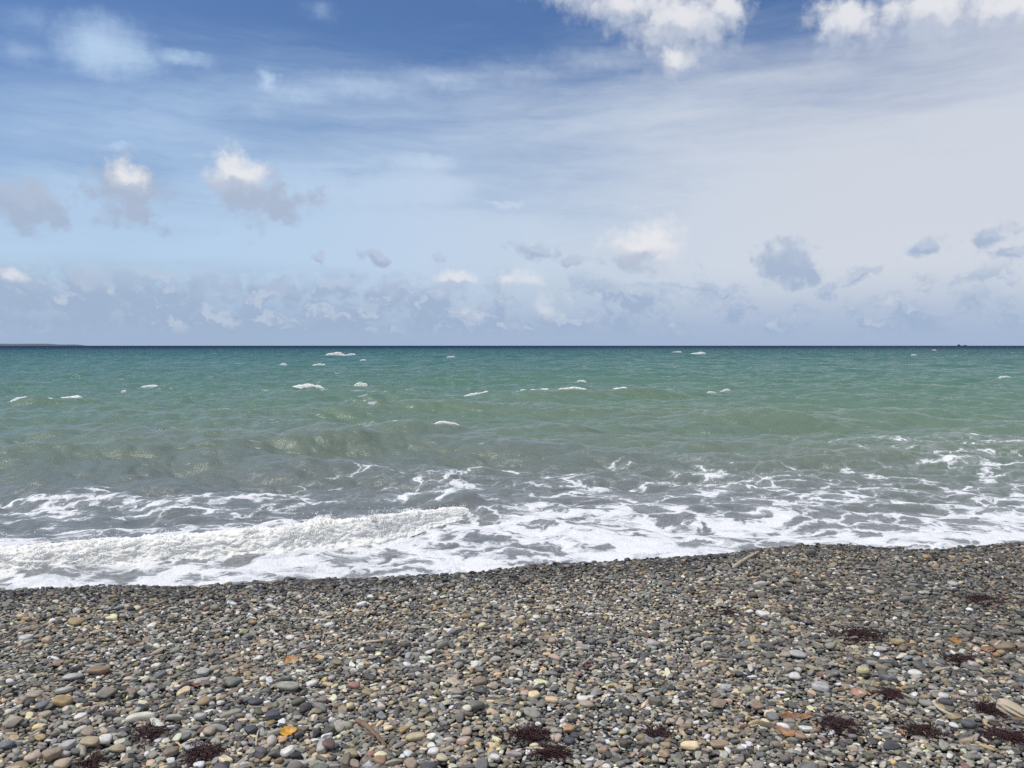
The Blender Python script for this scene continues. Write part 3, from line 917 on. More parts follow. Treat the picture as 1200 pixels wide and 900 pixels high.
def sea_material():
    m, N, b = material('sea_water')
    g = N.new('ShaderNodeNewGeometry')
    pos = g.outputs['Position']
    sp = N.new('ShaderNodeSeparateXYZ')
    N.l.new(pos, sp.inputs[0])
    dist = N.vec('LENGTH', N.vec('MULTIPLY', pos, (1, 1, 0)))
    cov = N.new('ShaderNodeAttribute', attribute_name='foam').outputs['Fac']
    crest = N.new('ShaderNodeAttribute', attribute_name='crest').outputs['Fac']
    # ---- colour of the water body: silty by the shore, green further out, deep blue at the horizon
    patch = N.noise(N.vec('MULTIPLY', pos, (0.02, 0.05, 0)), 1.0, 3, 0.55)
    lg = N.math('ADD', N.math('LOGARITHM', dist, 10.0), N.math('MULTIPLY', N.math('SUBTRACT', patch, 0.5), 0.28))
    t = N.lin(lg, 0.9, 3.3)                       # 8 m .. 2000 m
    wc = N.ramp(t, [(0.0, (.165, .172, .170)), (0.07, (.162, .186, .164)), (0.12, (.158, .205, .158)), (.20, (.140, .212, .148)), (.30, (.105, .195, .142)), (.46, (.060, .155, .128)),
                    (.64, (.026, .102, .098)), (.755, (.018, .070, .080)), (.80, (.008, .022, .045)), (1, (.006, .018, .040))])
    wc = N.mix(N.math('MULTIPLY', crest, 0.5), wc, (.175, .215, .120))
    b.inputs['IOR'].default_value = 1.333
    N.put(b.inputs['Base Color'], wc)
    N.put(b.inputs['Roughness'], N.lin(lg, 1.0, 2.6, 0.14, 0.24))
    # ripples
    rp = N.noise(N.vec('MULTIPLY', pos, (1.0, 1.7, 1)), 5.0, 5, 0.62, 0.2)
    rq = N.noise(N.vec('MULTIPLY', pos, (0.6, 1.5, 1)), 0.55, 5, 0.6)
    hgt = N.math('ADD', N.math('MULTIPLY', rp, 0.038), N.math('MULTIPLY', N.math('MULTIPLY', rq, 0.42), N.lin(lg, 1.2, 2.2)))
    bump = N.new('ShaderNodeBump')
    bump.inputs['Strength'].default_value = 1.0
    bump.inputs['Distance'].default_value = 1.0
    N.put(bump.inputs['Height'], hgt)
    # waves too far off to be modelled: tilt the facets, mostly the sides that face the viewer are seen
    nv = N.vec('SUBTRACT', N.noise(N.vec('MULTIPLY', pos, (0.6, 1.0, 1)), 1.1, 5, 0.7, col=True), (.5, .5, .5))
    nv = N.vec('MULTIPLY', N.vec('SCALE', nv, scale=N.lin(lg, 1.1, 2.3, 0.10, 1.1)), (1, 1, 0))
    inc = N.vec('MULTIPLY', g.outputs['Incoming'], (1, 1, 0))
    inc = N.vec('SCALE', inc, scale=N.lin(lg, 1.2, 2.6, 0.0, 0.34))
    nn = N.vec('NORMALIZE', N.vec('ADD', N.vec('ADD', bump.outputs[0], nv), inc))
    N.l.new(nn, b.inputs['Normal'])
    # ---- foam lace
    p2 = N.vec('MULTIPLY', pos, (1, 1, 0))
    wv = N.vec('SUBTRACT', N.noise(p2, 1.1, 4, 0.6, dim='2D', col=True), (.5, .5, .5))
    wp = N.vec('MULTIPLY_ADD', wv, (1.1, 0.8, 0), p2)
    wv2 = N.vec('SUBTRACT', N.noise(p2, 6.0, 3, 0.6, dim='2D', col=True), (.5, .5, .5))
    wp2 = N.vec('MULTIPLY_ADD', wv2, (.24, .18, 0), wp)

    def edge(scale, stretch, v):
        vo = N.new('ShaderNodeTexVoronoi', feature='DISTANCE_TO_EDGE', voronoi_dimensions='2D')
        vo.inputs['Scale'].default_value = scale
        N.put(vo.inputs['Vector'], N.vec('MULTIPLY', v, stretch))
        return vo.outputs['Distance']
    e1 = N.lin(edge(0.9, (0.75, 1.0, 1), wp2), 0.0, 0.26, 1.0, 0.0)
    e2 = N.lin(edge(2.5, (0.8, 1.0, 1), wp2), 0.0, 0.36, 1.0, 0.0)
    e3 = N.lin(edge(6.0, (0.8, 1.0, 1), wp2), 0.0, 0.4, 1.0, 0.0)
    e1, e2 = N.math('POWER', e1, 2.2), N.math('POWER', e2, 1.8)
    lace = N.math('ADD', N.math('ADD', N.math('MULTIPLY', e1, .36), N.math('MULTIPLY', e2, .42)), N.math('MULTIPLY', e3, .26))
    stre = N.noise(N.vec('MULTIPLY', wp2, (1.0, 2.2, 1)), 2.4, 4, 0.62, dim='2D')
    bub = N.noise(p2, 38, 3, 0.7, dim='2D')
    ff = N.math('ADD', N.math('MULTIPLY', lace, 1.22), N.math('MULTIPLY', N.math('SUBTRACT', stre, 0.5), 0.42))
    ff = N.math('ADD', ff, N.math('MULTIPLY', N.math('SUBTRACT', N.noise(p2, 0.75, 3, 0.55, dim='2D'), 0.5), 0.75))
    ff = N.math('ADD', ff, N.math('MULTIPLY', N.math('SUBTRACT', bub, 0.5), 0.22))
    ff = N.math('ADD', ff, N.math('MULTIPLY', cov, 1.32))
    ff = N.math('SUBTRACT', ff, 1.26)
    foam = N.math('MAXIMUM', N.ss(ff, -0.05, 0.12), N.math('MULTIPLY', N.ss(ff, -0.45, 0.05), N.lin(bub, 0.35, 0.65, 0.12, 0.42)))
    foam = N.math('MULTIPLY', foam, N.ss(cov, 0.015, 0.12))
    # scattered flecks of foam on the open water
    fl = N.noise(N.vec('MULTIPLY', pos, (0.5, 1.3, 0)), 1.6, 3, 0.6, dim='2D')
    fl2 = N.noise(N.vec('MULTIPLY', pos, (0.05, 0.09, 0)), 1.0, 2, 0.5, dim='2D')
    fl3 = N.noise(N.vec('MULTIPLY', pos, (0.10, 0.16, 0)), 1.0, 5, 0.62, dim='2D')
    near = N.math('MULTIPLY', N.ss(N.math('MULTIPLY_ADD', fl2, 0.28, N.math('MULTIPLY_ADD', crest, 0.10, fl)), 0.90, 0.94), 0.8)
    far = N.math('MULTIPLY', N.ss(fl3, 0.735, 0.76), N.ss(lg, 1.8, 2.1))
    flk = N.math('MAXIMUM', near, far)
    foam = N.math('MAXIMUM', foam, flk)
    fm = N.new('ShaderNodeBsdfPrincipled')
    fm.inputs['Roughness'].default_value = 0.75
    fm.inputs['Specular IOR Level'].default_value = 0.25
    thin = N.ss(ff, 0.0, 0.38)
    N.put(fm.inputs['Base Color'], N.mix(thin, (.50, .525, .535), (.80, .81, .81)))
    fb = N.new('ShaderNodeBump')
    fb.inputs['Strength'].default_value = 0.6
    fb.inputs['Distance'].default_value = 0.02
    N.put(fb.inputs['Height'], N.math('ADD', N.math('MULTIPLY', bub, 0.9), N.math('MULTIPLY', ff, 1.2)))
    N.l.new(fb.outputs[0], fm.inputs['Normal'])
    mx = N.new('ShaderNodeMixShader')
    N.put(mx.inputs[0], foam)
    N.l.new(b.outputs[0], mx.inputs[1])
    N.l.new(fm.outputs[0], mx.inputs[2])
    N.l.new(mx.outputs[0], N.n['Material Output'].inputs[0])
    return m


M_SEA = sea_material()


# px, py (base), half length, height (px), label
CAPS = [
    (390, 417, 11, 4, 'largest bright whitecap close under the horizon, left of centre'),
    (418, 416.5, 6.5, 2.2, 'short flat whitecap just right of the bright horizon whitecap'),
    (343, 428.5, 4, 1.8, 'small whitecap nearer than the bright horizon whitecap, left of it'),
    (379, 428.5, 7, 1.8, 'thin pointed whitecap straight below the bright horizon whitecap'),
    (420, 424, 3.5, 1.3, 'tiny whitecap just below the short flat whitecap'),
    (366, 456, 22, 4, 'long tapered whitecap midway out, left of centre'),
    (430, 455, 7.5, 3.6, 'stubby whitecap just right of the long tapered whitecap'),
    (86, 471, 28, 5, 'long whitecap with a bright blunt right end, far left'),
    (127, 465, 3, 1.7, 'small whitecap just right of the long far left whitecap'),
    (161, 456, 10, 1.6, 'thin faint whitecap up and right of the far left whitecap'),
    (8, 478, 10, 2.2, 'yellowish whitecap cut by the left edge'),
    (529, 420, 4.5, 1.5, 'lone small whitecap under the horizon near the middle'),
    (622, 462, 24, 3, 'broad ragged whitecap right of centre midway out'),
    (668, 464, 15, 1.6, 'thin white streak touching the right of the broad ragged whitecap'),
    (716, 461, 17, 2.0, 'slanting white streak at the right end of the midway whitecap row'),
    (684, 451.5, 5.5, 2.2, 'small whitecap standing behind the broad ragged whitecap'),
    (557, 466, 14, 1.2, 'faint thin whitecap left of the broad ragged whitecap'),
    (810, 415, 8.5, 2.2, 'bright whitecap close under the horizon, right of centre'),
    (785, 413, 4.5, 1.4, 'tiny whitecap just left of the right bright horizon whitecap'),
    (1089, 418, 3.4, 1.5, 'nearer of two dot-like whitecaps on the far right water'),
    (1089, 411, 2.6, 1.1, 'farther of two dot-like whitecaps on the far right water'),
    (1157, 444.5, 6.5, 1.4, 'small flat whitecap alone near the right edge'),
    (843, 457.5, 5.5, 1.5, 'small whitecap midway out, upper of a pair right of centre'),
    (824, 461, 5, 1.2, 'small whitecap midway out, lower of a pair right of centre'),
    (528, 511, 15, 3, 'low whitecap on the nearest green swell crest')]


def cap_place(px, py, hl):
    """end points of a whitecap and the water height there, on the top of the nearest wave"""
    p0, p1 = ground(px - 1.15 * hl, py, WATER), ground(px + 1.15 * hl, py, WATER)
    yy = p0.y * np.linspace(.955, 1.045, 31)
    xx = np.linspace(p0.x, p1.x, 7)
    zz = sea_surface(np.repeat(xx, 31), np.tile(yy, 7))[0].reshape(7, 31).mean(0)
    best = int(np.argmax(zz))
    p0.y = p1.y = yy[best]
    return p0, p1, float(zz[best])


def build_sea():
    rr = [4.6]
    while rr[-1] < 40000:
        r = rr[-1]
        q = 1.0032 if r < 60 else (1.005 if r < 250 else (1.012 if r < 1200 else 1.06))
        rr.append(r * q)
    rr = np.array(rr)
    th = np.concatenate([np.linspace(-78, -42, 130)[:-1], np.linspace(-42, 42, 470)[:-1], np.linspace(42, 78, 130)])
    th = np.radians(th)
    Rr, Th = np.meshgrid(rr, th, indexing='ij')
    X, Y = Rr * np.sin(Th), Rr * np.cos(Th)
    x, y = X.ravel(), Y.ravel()
    z, dx, dy, crest = sea_surface(x, y)
    cv = np.zeros_like(x)
    nr = np.hypot(x, y) < 45
    cv[nr] = coverage(x[nr], y[nr])
    for (qx, qy, hl, hp, _) in CAPS:                        # thin foam left behind by each whitecap
        p0, p1, _ = cap_place(qx, qy, hl)
        L = p1.x - p0.x
        u = (x - (p0.x + p1.x) / 2 + .2 * L) / (.80 * L)
        v = (y - p0.y - .06 * L) / (.22 * L)
        w = u * u + v * v
        m = w < 4
        cv[m] = np.maximum(cv[m], .60 * np.exp(-w[m] * 1.1))
    # foam is lumpy
    z[nr] += cv[nr] * (0.018 * fbm(x[nr] * 3.0, y[nr] * 3.5, 4, 61) + 0.010 * fbm(x[nr] * 11, y[nr] * 13, 3, 62))
    xx, yy = x + dx, y + dy
    o = mesh_obj('sea', np.stack([xx, yy, z + WATER], -1), grid_faces(len(rr), len(th)), M_SEA)
    set_attr(o, 'foam', cv)
    set_attr(o, 'crest', np.clip(crest / .3, 0, 1))
    tag(o, None, None, kind='structure')
    print('sea verts', len(x))


build_sea()


# ------------------------------------------------------------------ foam of breaking waves
def foam_material():
    m, N, b = material('wave_foam')
    g = N.new('ShaderNodeNewGeometry')
    n = N.noise(g.outputs['Position'], 14, 5, 0.65)
    c = N.mix(N.ss(n, 0.3, 0.7), (.80, .795, .735), (.90, .895, .845))
    N.put(b.inputs['Base Color'], c)
    b.inputs['Roughness'].default_value = 0.8
    b.inputs['Specular IOR Level'].default_value = 0.2
    b.inputs['Subsurface Weight'].default_value = 0.6
    b.inputs['Subsurface Radius'].default_value = (.05, .05, .045)
    b.inputs['Subsurface Scale'].default_value = 1.0
    bp = N.new('ShaderNodeBump')
    bp.inputs['Strength'].default_value = 0.3
    bp.inputs['Distance'].default_value = 0.008
    N.put(bp.inputs['Height'], N.noise(g.outputs['Position'], 45, 4, 0.7))
    N.l.new(bp.outputs[0], b.inputs['Normal'])
    return m


M_FOAM = foam_material()
PROF = np.array([(-.22, -.16), (-.10, -.02), (.02, .14), (.10, .34), (.17, .58), (.25, .80), (.36, .96), (.50, 1.0), (.66, .90), (.86, .66), (1.08, .34), (1.3, .02), (1.5, -.3)])


def wave_foam(name, cx, cy, hs, depth, step, seed, lump, spray=0):
    """a rolling bank of foam along a line (plan points cx, cy), hs = height along it"""
    s = np.concatenate([[0], np.cumsum(np.hypot(np.diff(cx), np.diff(cy)))])
    n = int(s[-1] / step) + 1
    t = np.linspace(0, s[-1], n)
    X, Y, Hh = np.interp(t, s, cx), np.interp(t, s, cy), np.interp(t, s, hs)
    Hh = Hh * (1 + 0.22 * fbm(t * 1.1 / depth * .35, t * 0 + seed, 3, seed))
    m = 150 if step < .03 else 40
    pl = np.concatenate([[0], np.cumsum(np.hypot(*np.diff(PROF, axis=0).T))])
    q = np.linspace(0, pl[-1], m)
    ps, pz = np.interp(q, pl, PROF[:, 0]), np.interp(q, pl, PROF[:, 1])
    T, Q = np.meshgrid(t, q, indexing='ij')
    wob = 0.35 * fbm(T / depth * .9, T * 0 + seed * 3.1, 3, seed + 1)
    S = (ps[None, :] + wob * 0.4) * depth * (0.5 + 0.5 * (Hh / max(hs))[:, None])
    Z = pz[None, :] * Hh[:, None]
    # displacement outwards along the profile normal
    tz, ts = np.gradient(pz), np.gradient(ps)
    ln = np.hypot(tz, ts)
    nzp, nsp = ts / ln, -tz / ln
    k = 1 / lump
    wx = fbm(T * k * .7, Q * depth * k * .7, 3, seed + 50) * 1.3
    wy = fbm(T * k * .7 + 40, Q * depth * k * .7, 3, seed + 51) * 1.3
    U, W = T * k * .6 + wx, Q * depth * k * .9 + wy
    d = (fbm(U, W, 3, seed + 5) * 1.1 + (np.abs(fbm(U * 2.3, W * 2.3, 3, seed + 9, .5)) - .2) * .6 + .045 * fbm(U * 8, W * 8, 2, seed + 13, .6)) * lump * .42
    crestw = np.exp(-((pz[None, :] - 1) / .3) ** 2)
    gust = smooth(fbm(T * k * .33, T * 0 + 5, 3, seed + 22), -.15, .5)
    spike = np.maximum(fbm(U * 4.2, W * 1.6, 4, seed + 21, .65) + .05, 0) * lump * .9 * crestw * gust
    d = (d * .8 + spike * .6) * np.clip(Hh / max(hs), .25, 1)[:, None]
    px = np.gradient(X)
    py = np.gradient(Y)
    nl = np.hypot(px, py)
    nx, ny = -py / nl, px / nl                    # away from the beach
    S2 = S + d * nsp[None, :]
    Z2 = Z + d * nzp[None, :] + spike * .5
    V = np.stack([X[:, None] + nx[:, None] * S2, Y[:, None] + ny[:, None] * S2, WATER + Z2], -1).reshape(-1, 3)
    F = grid_faces(n, m)[:, ::-1]
    if spray:                                      # flying drops along the crest
        r = np.random.default_rng(seed)
        oct_v = np.array([(1, 0, 0), (0, 1, 0), (-1, 0, 0), (0, -1, 0), (0, 0, 1), (0, 0, -1)], float)
        oct_f = np.array([(0, 1, 4, 4), (1, 2, 4, 4), (2, 3, 4, 4), (3, 0, 4, 4), (1, 0, 5, 5), (2, 1, 5, 5), (3, 2, 5, 5), (0, 3, 5, 5)])
        Vs, Fs, off = [V], [], len(V)
        tri = []
        clump = fbm(t * 2.2, t * 0 + 1.7, 3, seed + 30)
        pr = np.clip(clump + .2, 0.02, 1) * Hh
        pr /= pr.sum()
        for k_ in range(spray):
            i = r.choice(n, p=pr)
            up = abs(r.normal(0, .22)) * Hh[i]
            ss = r.uniform(.0, .6) * depth * .8
            c = np.array([X[i] + nx[i] * ss, Y[i] + ny[i] * ss, WATER + Hh[i] * np.interp(ss / depth, PROF[:, 0], PROF[:, 1]) + up + .01])
            Vs.append(c + oct_v * r.uniform(.002, .0075) * r.uniform(.7, 1.3, 3))
            tri.append(oct_f[:, :3] + off)
            off += 6
        V = np.concatenate(Vs)
        tri = np.concatenate(tri)
        F3 = np.concatenate([F[:, [0, 1, 2]], F[:, [0, 2, 3]], tri])
        return V, F3
    return V, F


def build_breaker():
    lx, ly = pxline(BRK[0][:-1])
    ly = ly - 0.12
    hs = np.array(BRK[1][:-1]) * 0.70
    hs[-3:] = (.15, .085, .02)
    V, F = wave_foam('breaking_wave', lx, ly, hs, .44, .009, 11, .11, spray=2600)
    o = mesh_obj('breaking_wave', V, F, M_FOAM)
    tag(o, 'long white foaming wave breaking just off the pebbles', 'wave')


build_breaker()

def build_caps():
    for k, (px, py, hl, hp, lab) in enumerate(CAPS):
        p0, p1, zc = cap_place(px, py, hl)
        dist = p0.y
        H = hp / FOC * dist * 1.2 + .02
        n = 9
        r = np.random.default_rng(500 + k)
        u = np.linspace(0, 1, n)
        cx = p0.x + (p1.x - p0.x) * u
        cy = p0.y + (p1.x - p0.x) * 0.10 * (r.normal(0, .3, n).cumsum() / 3) + 0.0
        hs = H * np.clip(np.sin(np.pi * np.clip(u * .96 + .02, 0, 1)) ** .6 * (0.45 + .55 * u ** 1.3) * (1 + .16 * r.normal(size=n)), .12, 1.2)
        hs[0] = hs[-1] = .02 * H
        L = p1.x - p0.x
        V, F = wave_foam('whitecap', cx - (p0.x + p1.x) / 2, cy - p0.y, hs, max(.5 * H, .10 * L) * 1.1, max(L / 130, .02), 40 + k, H * .28)
        # the foam lies draped over the wave, its edges under the water
        V[:, 2] -= .16 * smooth(V[:, 2] - WATER, .16 * H, -.02 * H)
        V[:, 2] += sea_surface(V[:, 0] + (p0.x + p1.x) / 2, V[:, 1] + p0.y)[0] - zc - WATER
        o = mesh_obj('whitecap', V, F, M_FOAM)
        o.location = ((p0.x + p1.x) / 2, p0.y, WATER + zc + .022)
        tag(o, lab, 'whitecap', 'whitecaps on the open sea')


build_caps()


# ------------------------------------------------------------------ far things
def plain(name, col, rough=.8):
    m, N, b = material(name)
    g = N.new('ShaderNodeNewGeometry')
    n = N.noise(N.new('ShaderNodeTexCoord').outputs['Object'], 6, 4, .6)
    N.put(b.inputs['Base Color'], N.vec('SCALE', col, scale=N.lin(n, .3, .7, .65, 1.35)))
    b.inputs['Roughness'].default_value = rough
    return m


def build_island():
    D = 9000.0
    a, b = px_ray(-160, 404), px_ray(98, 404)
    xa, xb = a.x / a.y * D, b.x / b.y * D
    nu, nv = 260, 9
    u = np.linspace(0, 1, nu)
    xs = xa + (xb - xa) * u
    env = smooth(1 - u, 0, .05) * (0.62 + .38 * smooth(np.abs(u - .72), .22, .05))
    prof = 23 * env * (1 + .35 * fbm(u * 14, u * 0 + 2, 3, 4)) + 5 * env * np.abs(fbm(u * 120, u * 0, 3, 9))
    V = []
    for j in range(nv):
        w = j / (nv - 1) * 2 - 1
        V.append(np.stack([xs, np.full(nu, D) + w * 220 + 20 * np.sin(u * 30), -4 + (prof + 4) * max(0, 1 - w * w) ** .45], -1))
    o = mesh_obj('island', np.concatenate(V), grid_faces(nv, nu), plain('island_hazy_scrub', (.085, .11, .125), .9))  # slate blue of distance haze is mixed into the scrub colour
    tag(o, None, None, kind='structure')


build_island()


def box(bm, x0, x1, y0, y1, z0, z1):
    vs = [bm.verts.new(p) for p in ((x0, y0, z0), (x1, y0, z0), (x1, y1, z0), (x0, y1, z0), (x0, y0, z1), (x1, y0, z1), (x1, y1, z1), (x0, y1, z1))]
    for f in ((0, 3, 2, 1), (4, 5, 6, 7), (0, 1, 5, 4), (1, 2, 6, 5), (2, 3, 7, 6), (3, 0, 4, 7)):
        bm.faces.new([vs[i] for i in f])


def bm_obj(name, bm, mat, parent=None):
    bmesh.ops.recalc_face_normals(bm, faces=bm.faces)
    me = bpy.data.meshes.new(name)
    bm.to_mesh(me)
    bm.free()
    me.materials.append(mat)
    o = bpy.data.objects.new(name, me)
    COL.objects.link(o)
    o.parent = parent
    return o


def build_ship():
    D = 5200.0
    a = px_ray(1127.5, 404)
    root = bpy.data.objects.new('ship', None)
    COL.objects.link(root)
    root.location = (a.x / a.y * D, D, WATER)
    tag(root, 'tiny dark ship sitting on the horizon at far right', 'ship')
    m = plain('ship_hazy_paint', (.13, .15, .18), .6)  # dark paint lightened to grey-blue: the air haze is in the colour
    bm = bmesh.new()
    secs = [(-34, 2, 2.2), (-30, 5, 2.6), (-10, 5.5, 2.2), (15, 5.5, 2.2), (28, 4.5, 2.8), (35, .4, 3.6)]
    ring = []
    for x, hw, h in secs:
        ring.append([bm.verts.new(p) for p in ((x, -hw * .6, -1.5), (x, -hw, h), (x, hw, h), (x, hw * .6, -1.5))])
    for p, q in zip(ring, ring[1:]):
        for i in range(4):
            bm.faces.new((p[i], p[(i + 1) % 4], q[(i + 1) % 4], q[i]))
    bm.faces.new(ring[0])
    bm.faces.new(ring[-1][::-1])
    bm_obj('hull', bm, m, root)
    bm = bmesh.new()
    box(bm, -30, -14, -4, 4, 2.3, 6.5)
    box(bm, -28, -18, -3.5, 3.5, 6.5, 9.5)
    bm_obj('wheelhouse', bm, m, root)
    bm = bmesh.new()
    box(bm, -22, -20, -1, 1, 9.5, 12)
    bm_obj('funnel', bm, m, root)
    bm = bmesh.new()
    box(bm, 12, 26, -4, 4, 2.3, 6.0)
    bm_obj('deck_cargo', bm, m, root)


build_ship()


# ------------------------------------------------------------------ the 300 largest pebbles, one object each
def build_single_pebbles():
    meshes = []
    for k, (v, f) in enumerate(SHAPES):
        me = bpy.data.meshes.new('pebble')
        me.from_pydata(v.tolist(), [], f.tolist())
        me.polygons.foreach_set('use_smooth', np.ones(len(f), dtype=bool))
        me.materials.append(M_STONE)
        meshes.append(me)
    out = []
    for i in PB['top']:
        o = bpy.data.objects.new('pebble', meshes[PB['shp'][i]])
        o.location = PB['P'][i]
        o.rotation_euler = PB['eul'][i]
        o.scale = PB['S'][i]
        o.color = (*[float(c) for c in PB['col'][i] * (1 - .4 * PB['wet'][i])], 1)
        COL.objects.link(o)
        out.append(o)
    return out


SINGLES = build_single_pebbles()


# ------------------------------------------------------------------ drift on the beach
def tube(pts, rad, seg=7, rough=0.0, seed=0):
    pts = np.array(pts, float)
    n = len(pts)
    tan = np.gradient(pts, axis=0)
    tan /= np.linalg.norm(tan, axis=1)[:, None]
    up = np.array([0, 0, 1.0])
    sd = np.cross(tan, up)
    sd /= np.maximum(np.linalg.norm(sd, axis=1), 1e-6)[:, None]
    nr = np.cross(sd, tan)
    r = np.random.default_rng(seed)
    V = []
    a = np.linspace(0, 2 * np.pi, seg, endpoint=False)
    nz = 1 + rough * r.normal(size=(n, seg))
    for i in range(n):
        V.append(pts[i] + rad[i] * (np.cos(a)[:, None] * sd[i] * nz[i][:, None] + np.sin(a)[:, None] * nr[i] * nz[i][:, None]))
    V = np.concatenate(V + [pts[:1], pts[-1:]])
    F = []
    for i in range(n - 1):
        for j in range(seg):
            p, q = i * seg + j, i * seg + (j + 1) % seg
            F += [(p, q, q + seg), (p, q + seg, p + seg)]
    e0, e1 = n * seg, n * seg + 1
    for j in range(seg):
        F.append((e0, (j + 1) % seg, j))
        F.append((e1, (n - 1) * seg + j, (n - 1) * seg + (j + 1) % seg))
    return V, np.array(F)


def wood_material(name, c0, c1):
    m, N, b = material(name)
    oc = N.new('ShaderNodeTexCoord').outputs['Object']
    n = N.noise(N.vec('MULTIPLY', oc, (25, 160, 160)), 1.0, 4, .6)
    n2 = N.noise(oc, 30, 3, .6)
    c = N.mix(N.lin(n, .3, .7), c0, c1)
    N.put(b.inputs['Base Color'], N.vec('SCALE', c, scale=N.lin(n2, .3, .7, .75, 1.2)))
    b.inputs['Roughness'].default_value = .75
    bp = N.new('ShaderNodeBump')
    bp.inputs['Strength'].default_value = .5
    bp.inputs['Distance'].default_value = .003
    N.l.new(n, bp.inputs['Height'])
    N.l.new(bp.outputs[0], b.inputs['Normal'])
    return m


M_PALEWOOD = wood_material('bleached_wood', (.36, .29, .20), (.58, .50, .38))
M_BROWNWOOD = wood_material('brown_wood', (.13, .085, .05), (.26, .18, .11))
M_STRAW = wood_material('straw', (.42, .31, .16), (.60, .48, .28))


def weed_material():
    m, N, b = material('seaweed')
    oc = N.new('ShaderNodeTexCoord').outputs['Object']
    n = N.noise(oc, 40, 3, .6)
    N.put(b.inputs['Base Color'], N.mix(N.lin(n, .3, .7), (.014, .005, .005), (.060, .019, .017)))
    b.inputs['Roughness'].default_value = .45
    return m


M_WEED = weed_material()


def spot(px, py):
    g = ground(px, py, 0.02)
    z = surf_z(g.x, g.y)
    g = ground(px, py, z)
    return Vector((g.x, g.y, surf_z(g.x, g.y)))


# px, py, half width, half height on screen, density, label, landmark phrase
WEEDS = [
    (175, 860, 19, 17, 1.0, 'round tuft of dark red seaweed at lower left, upper of two', 'the upper left seaweed tuft'),
    (240, 886, 20, 11, 1.0, 'dark seaweed tuft at the bottom edge left of centre', 'the bottom edge seaweed tuft'),
    (108, 898, 12, 5, .8, 'small seaweed tuft cut by the bottom edge at far left', 'the small corner seaweed tuft'),
    (618, 864, 38, 9, 1.0, 'long flat mat of dark seaweed at bottom centre', 'the long bottom centre seaweed mat'),
    (648, 884, 24, 8, 1.0, 'seaweed clump below the pale strip of wood, bottom centre', 'the seaweed under the pale strip'),
    (770, 858, 26, 7, .5, 'thin brown seaweed scraps right of bottom centre', 'the thin brown seaweed scraps'),
    (1008, 745, 36, 10, .8, 'wide thin mat of dark seaweed beside the ochre pebble', 'the wide seaweed mat mid right'),
    (1152, 704, 30, 8, .6, 'sparse dark seaweed nearest the water at far right', 'the sparse seaweed nearest the water'),
    (982, 853, 24, 15, 1.0, 'dark seaweed clump right of the rusty leaf', 'the seaweed right of the rusty leaf'),
    (1080, 855, 26, 7, .9, 'low seaweed strip left of the driftwood chunk', 'the low seaweed strip'),
    (1180, 865, 30, 8, .9, 'flat seaweed strip below the driftwood chunk at right', 'the seaweed below the driftwood chunk'),
    (1160, 832, 18, 9, .9, 'seaweed tuft just left of the driftwood chunk', 'the tuft left of the driftwood chunk'),
    (1040, 815, 22, 7, .6, 'thin seaweed scraps right of the pinkish leaf', 'the seaweed by the pinkish leaf'),
    (1125, 774, 22, 7, .5, 'faint seaweed scraps below the pale orange leaf', 'the faint seaweed scraps at right'),
    (850, 718, 20, 5, .35, 'sparse brown seaweed scraps behind the white pebble', 'the sparse scraps mid beach')]
LAND = []


def build_weeds():
    for k, (px, py, hw, hh, den, lab, ph) in enumerate(WEEDS):
        r = np.random.default_rng(900 + k)
        c = spot(px, py)
        LAND.append((px, py, hw, ph))
        dist = (c - Vector((0, 0, EYE))).length
        a = hw / FOC * dist
        b = min(hh / FOC * dist * dist / EYE, a * 1.3) * .8
        Vs, Fs, off = [], [], 0
        cnt = int(den * (220 + 15000 * a * b))
        for q in range(cnt):
            th, rr = r.uniform(0, 2 * np.pi), min(abs(r.normal(0, .46)), 1.0) + .02
            rr *= 1 + .35 * math.sin(3 * th + k) * (rr > .3)
            x, y = c.x + a * rr * math.cos(th), c.y + b * rr * math.sin(th)
            n = 9
            L = r.uniform(.02, .075)
            ang = r.uniform(0, 2 * np.pi) + np.cumsum(r.normal(0, .42, n))
            step = L / n
            xs = x + np.cumsum(np.cos(ang)) * step
            ys = y + np.cumsum(np.sin(ang)) * step
            top = max(0, 1 - rr * .85) * .020 * den
            base = np.array([surf_z(u, v) for u, v in zip(xs, ys)])
            zs = np.maximum(base, base.mean() - .004) + .0015 + r.uniform(0, 1) ** 1.5 * top + np.abs(np.cumsum(r.normal(0, .0016, n)))
            rad = np.linspace(1, .35, n) * r.uniform(.0012, .0027)
            V, F = tube(np.stack([xs, ys, zs], -1), rad, 4)
            Vs.append(V)
            Fs.append(F + off)
            off += len(V)
        V = np.concatenate(Vs) - np.array(c)
        o = mesh_obj('seaweed_clump', V, np.concatenate(Fs), M_WEED)
        o.location = c
        tag(o, lab, 'seaweed', 'seaweed clumps on the pebbles')


build_weeds()

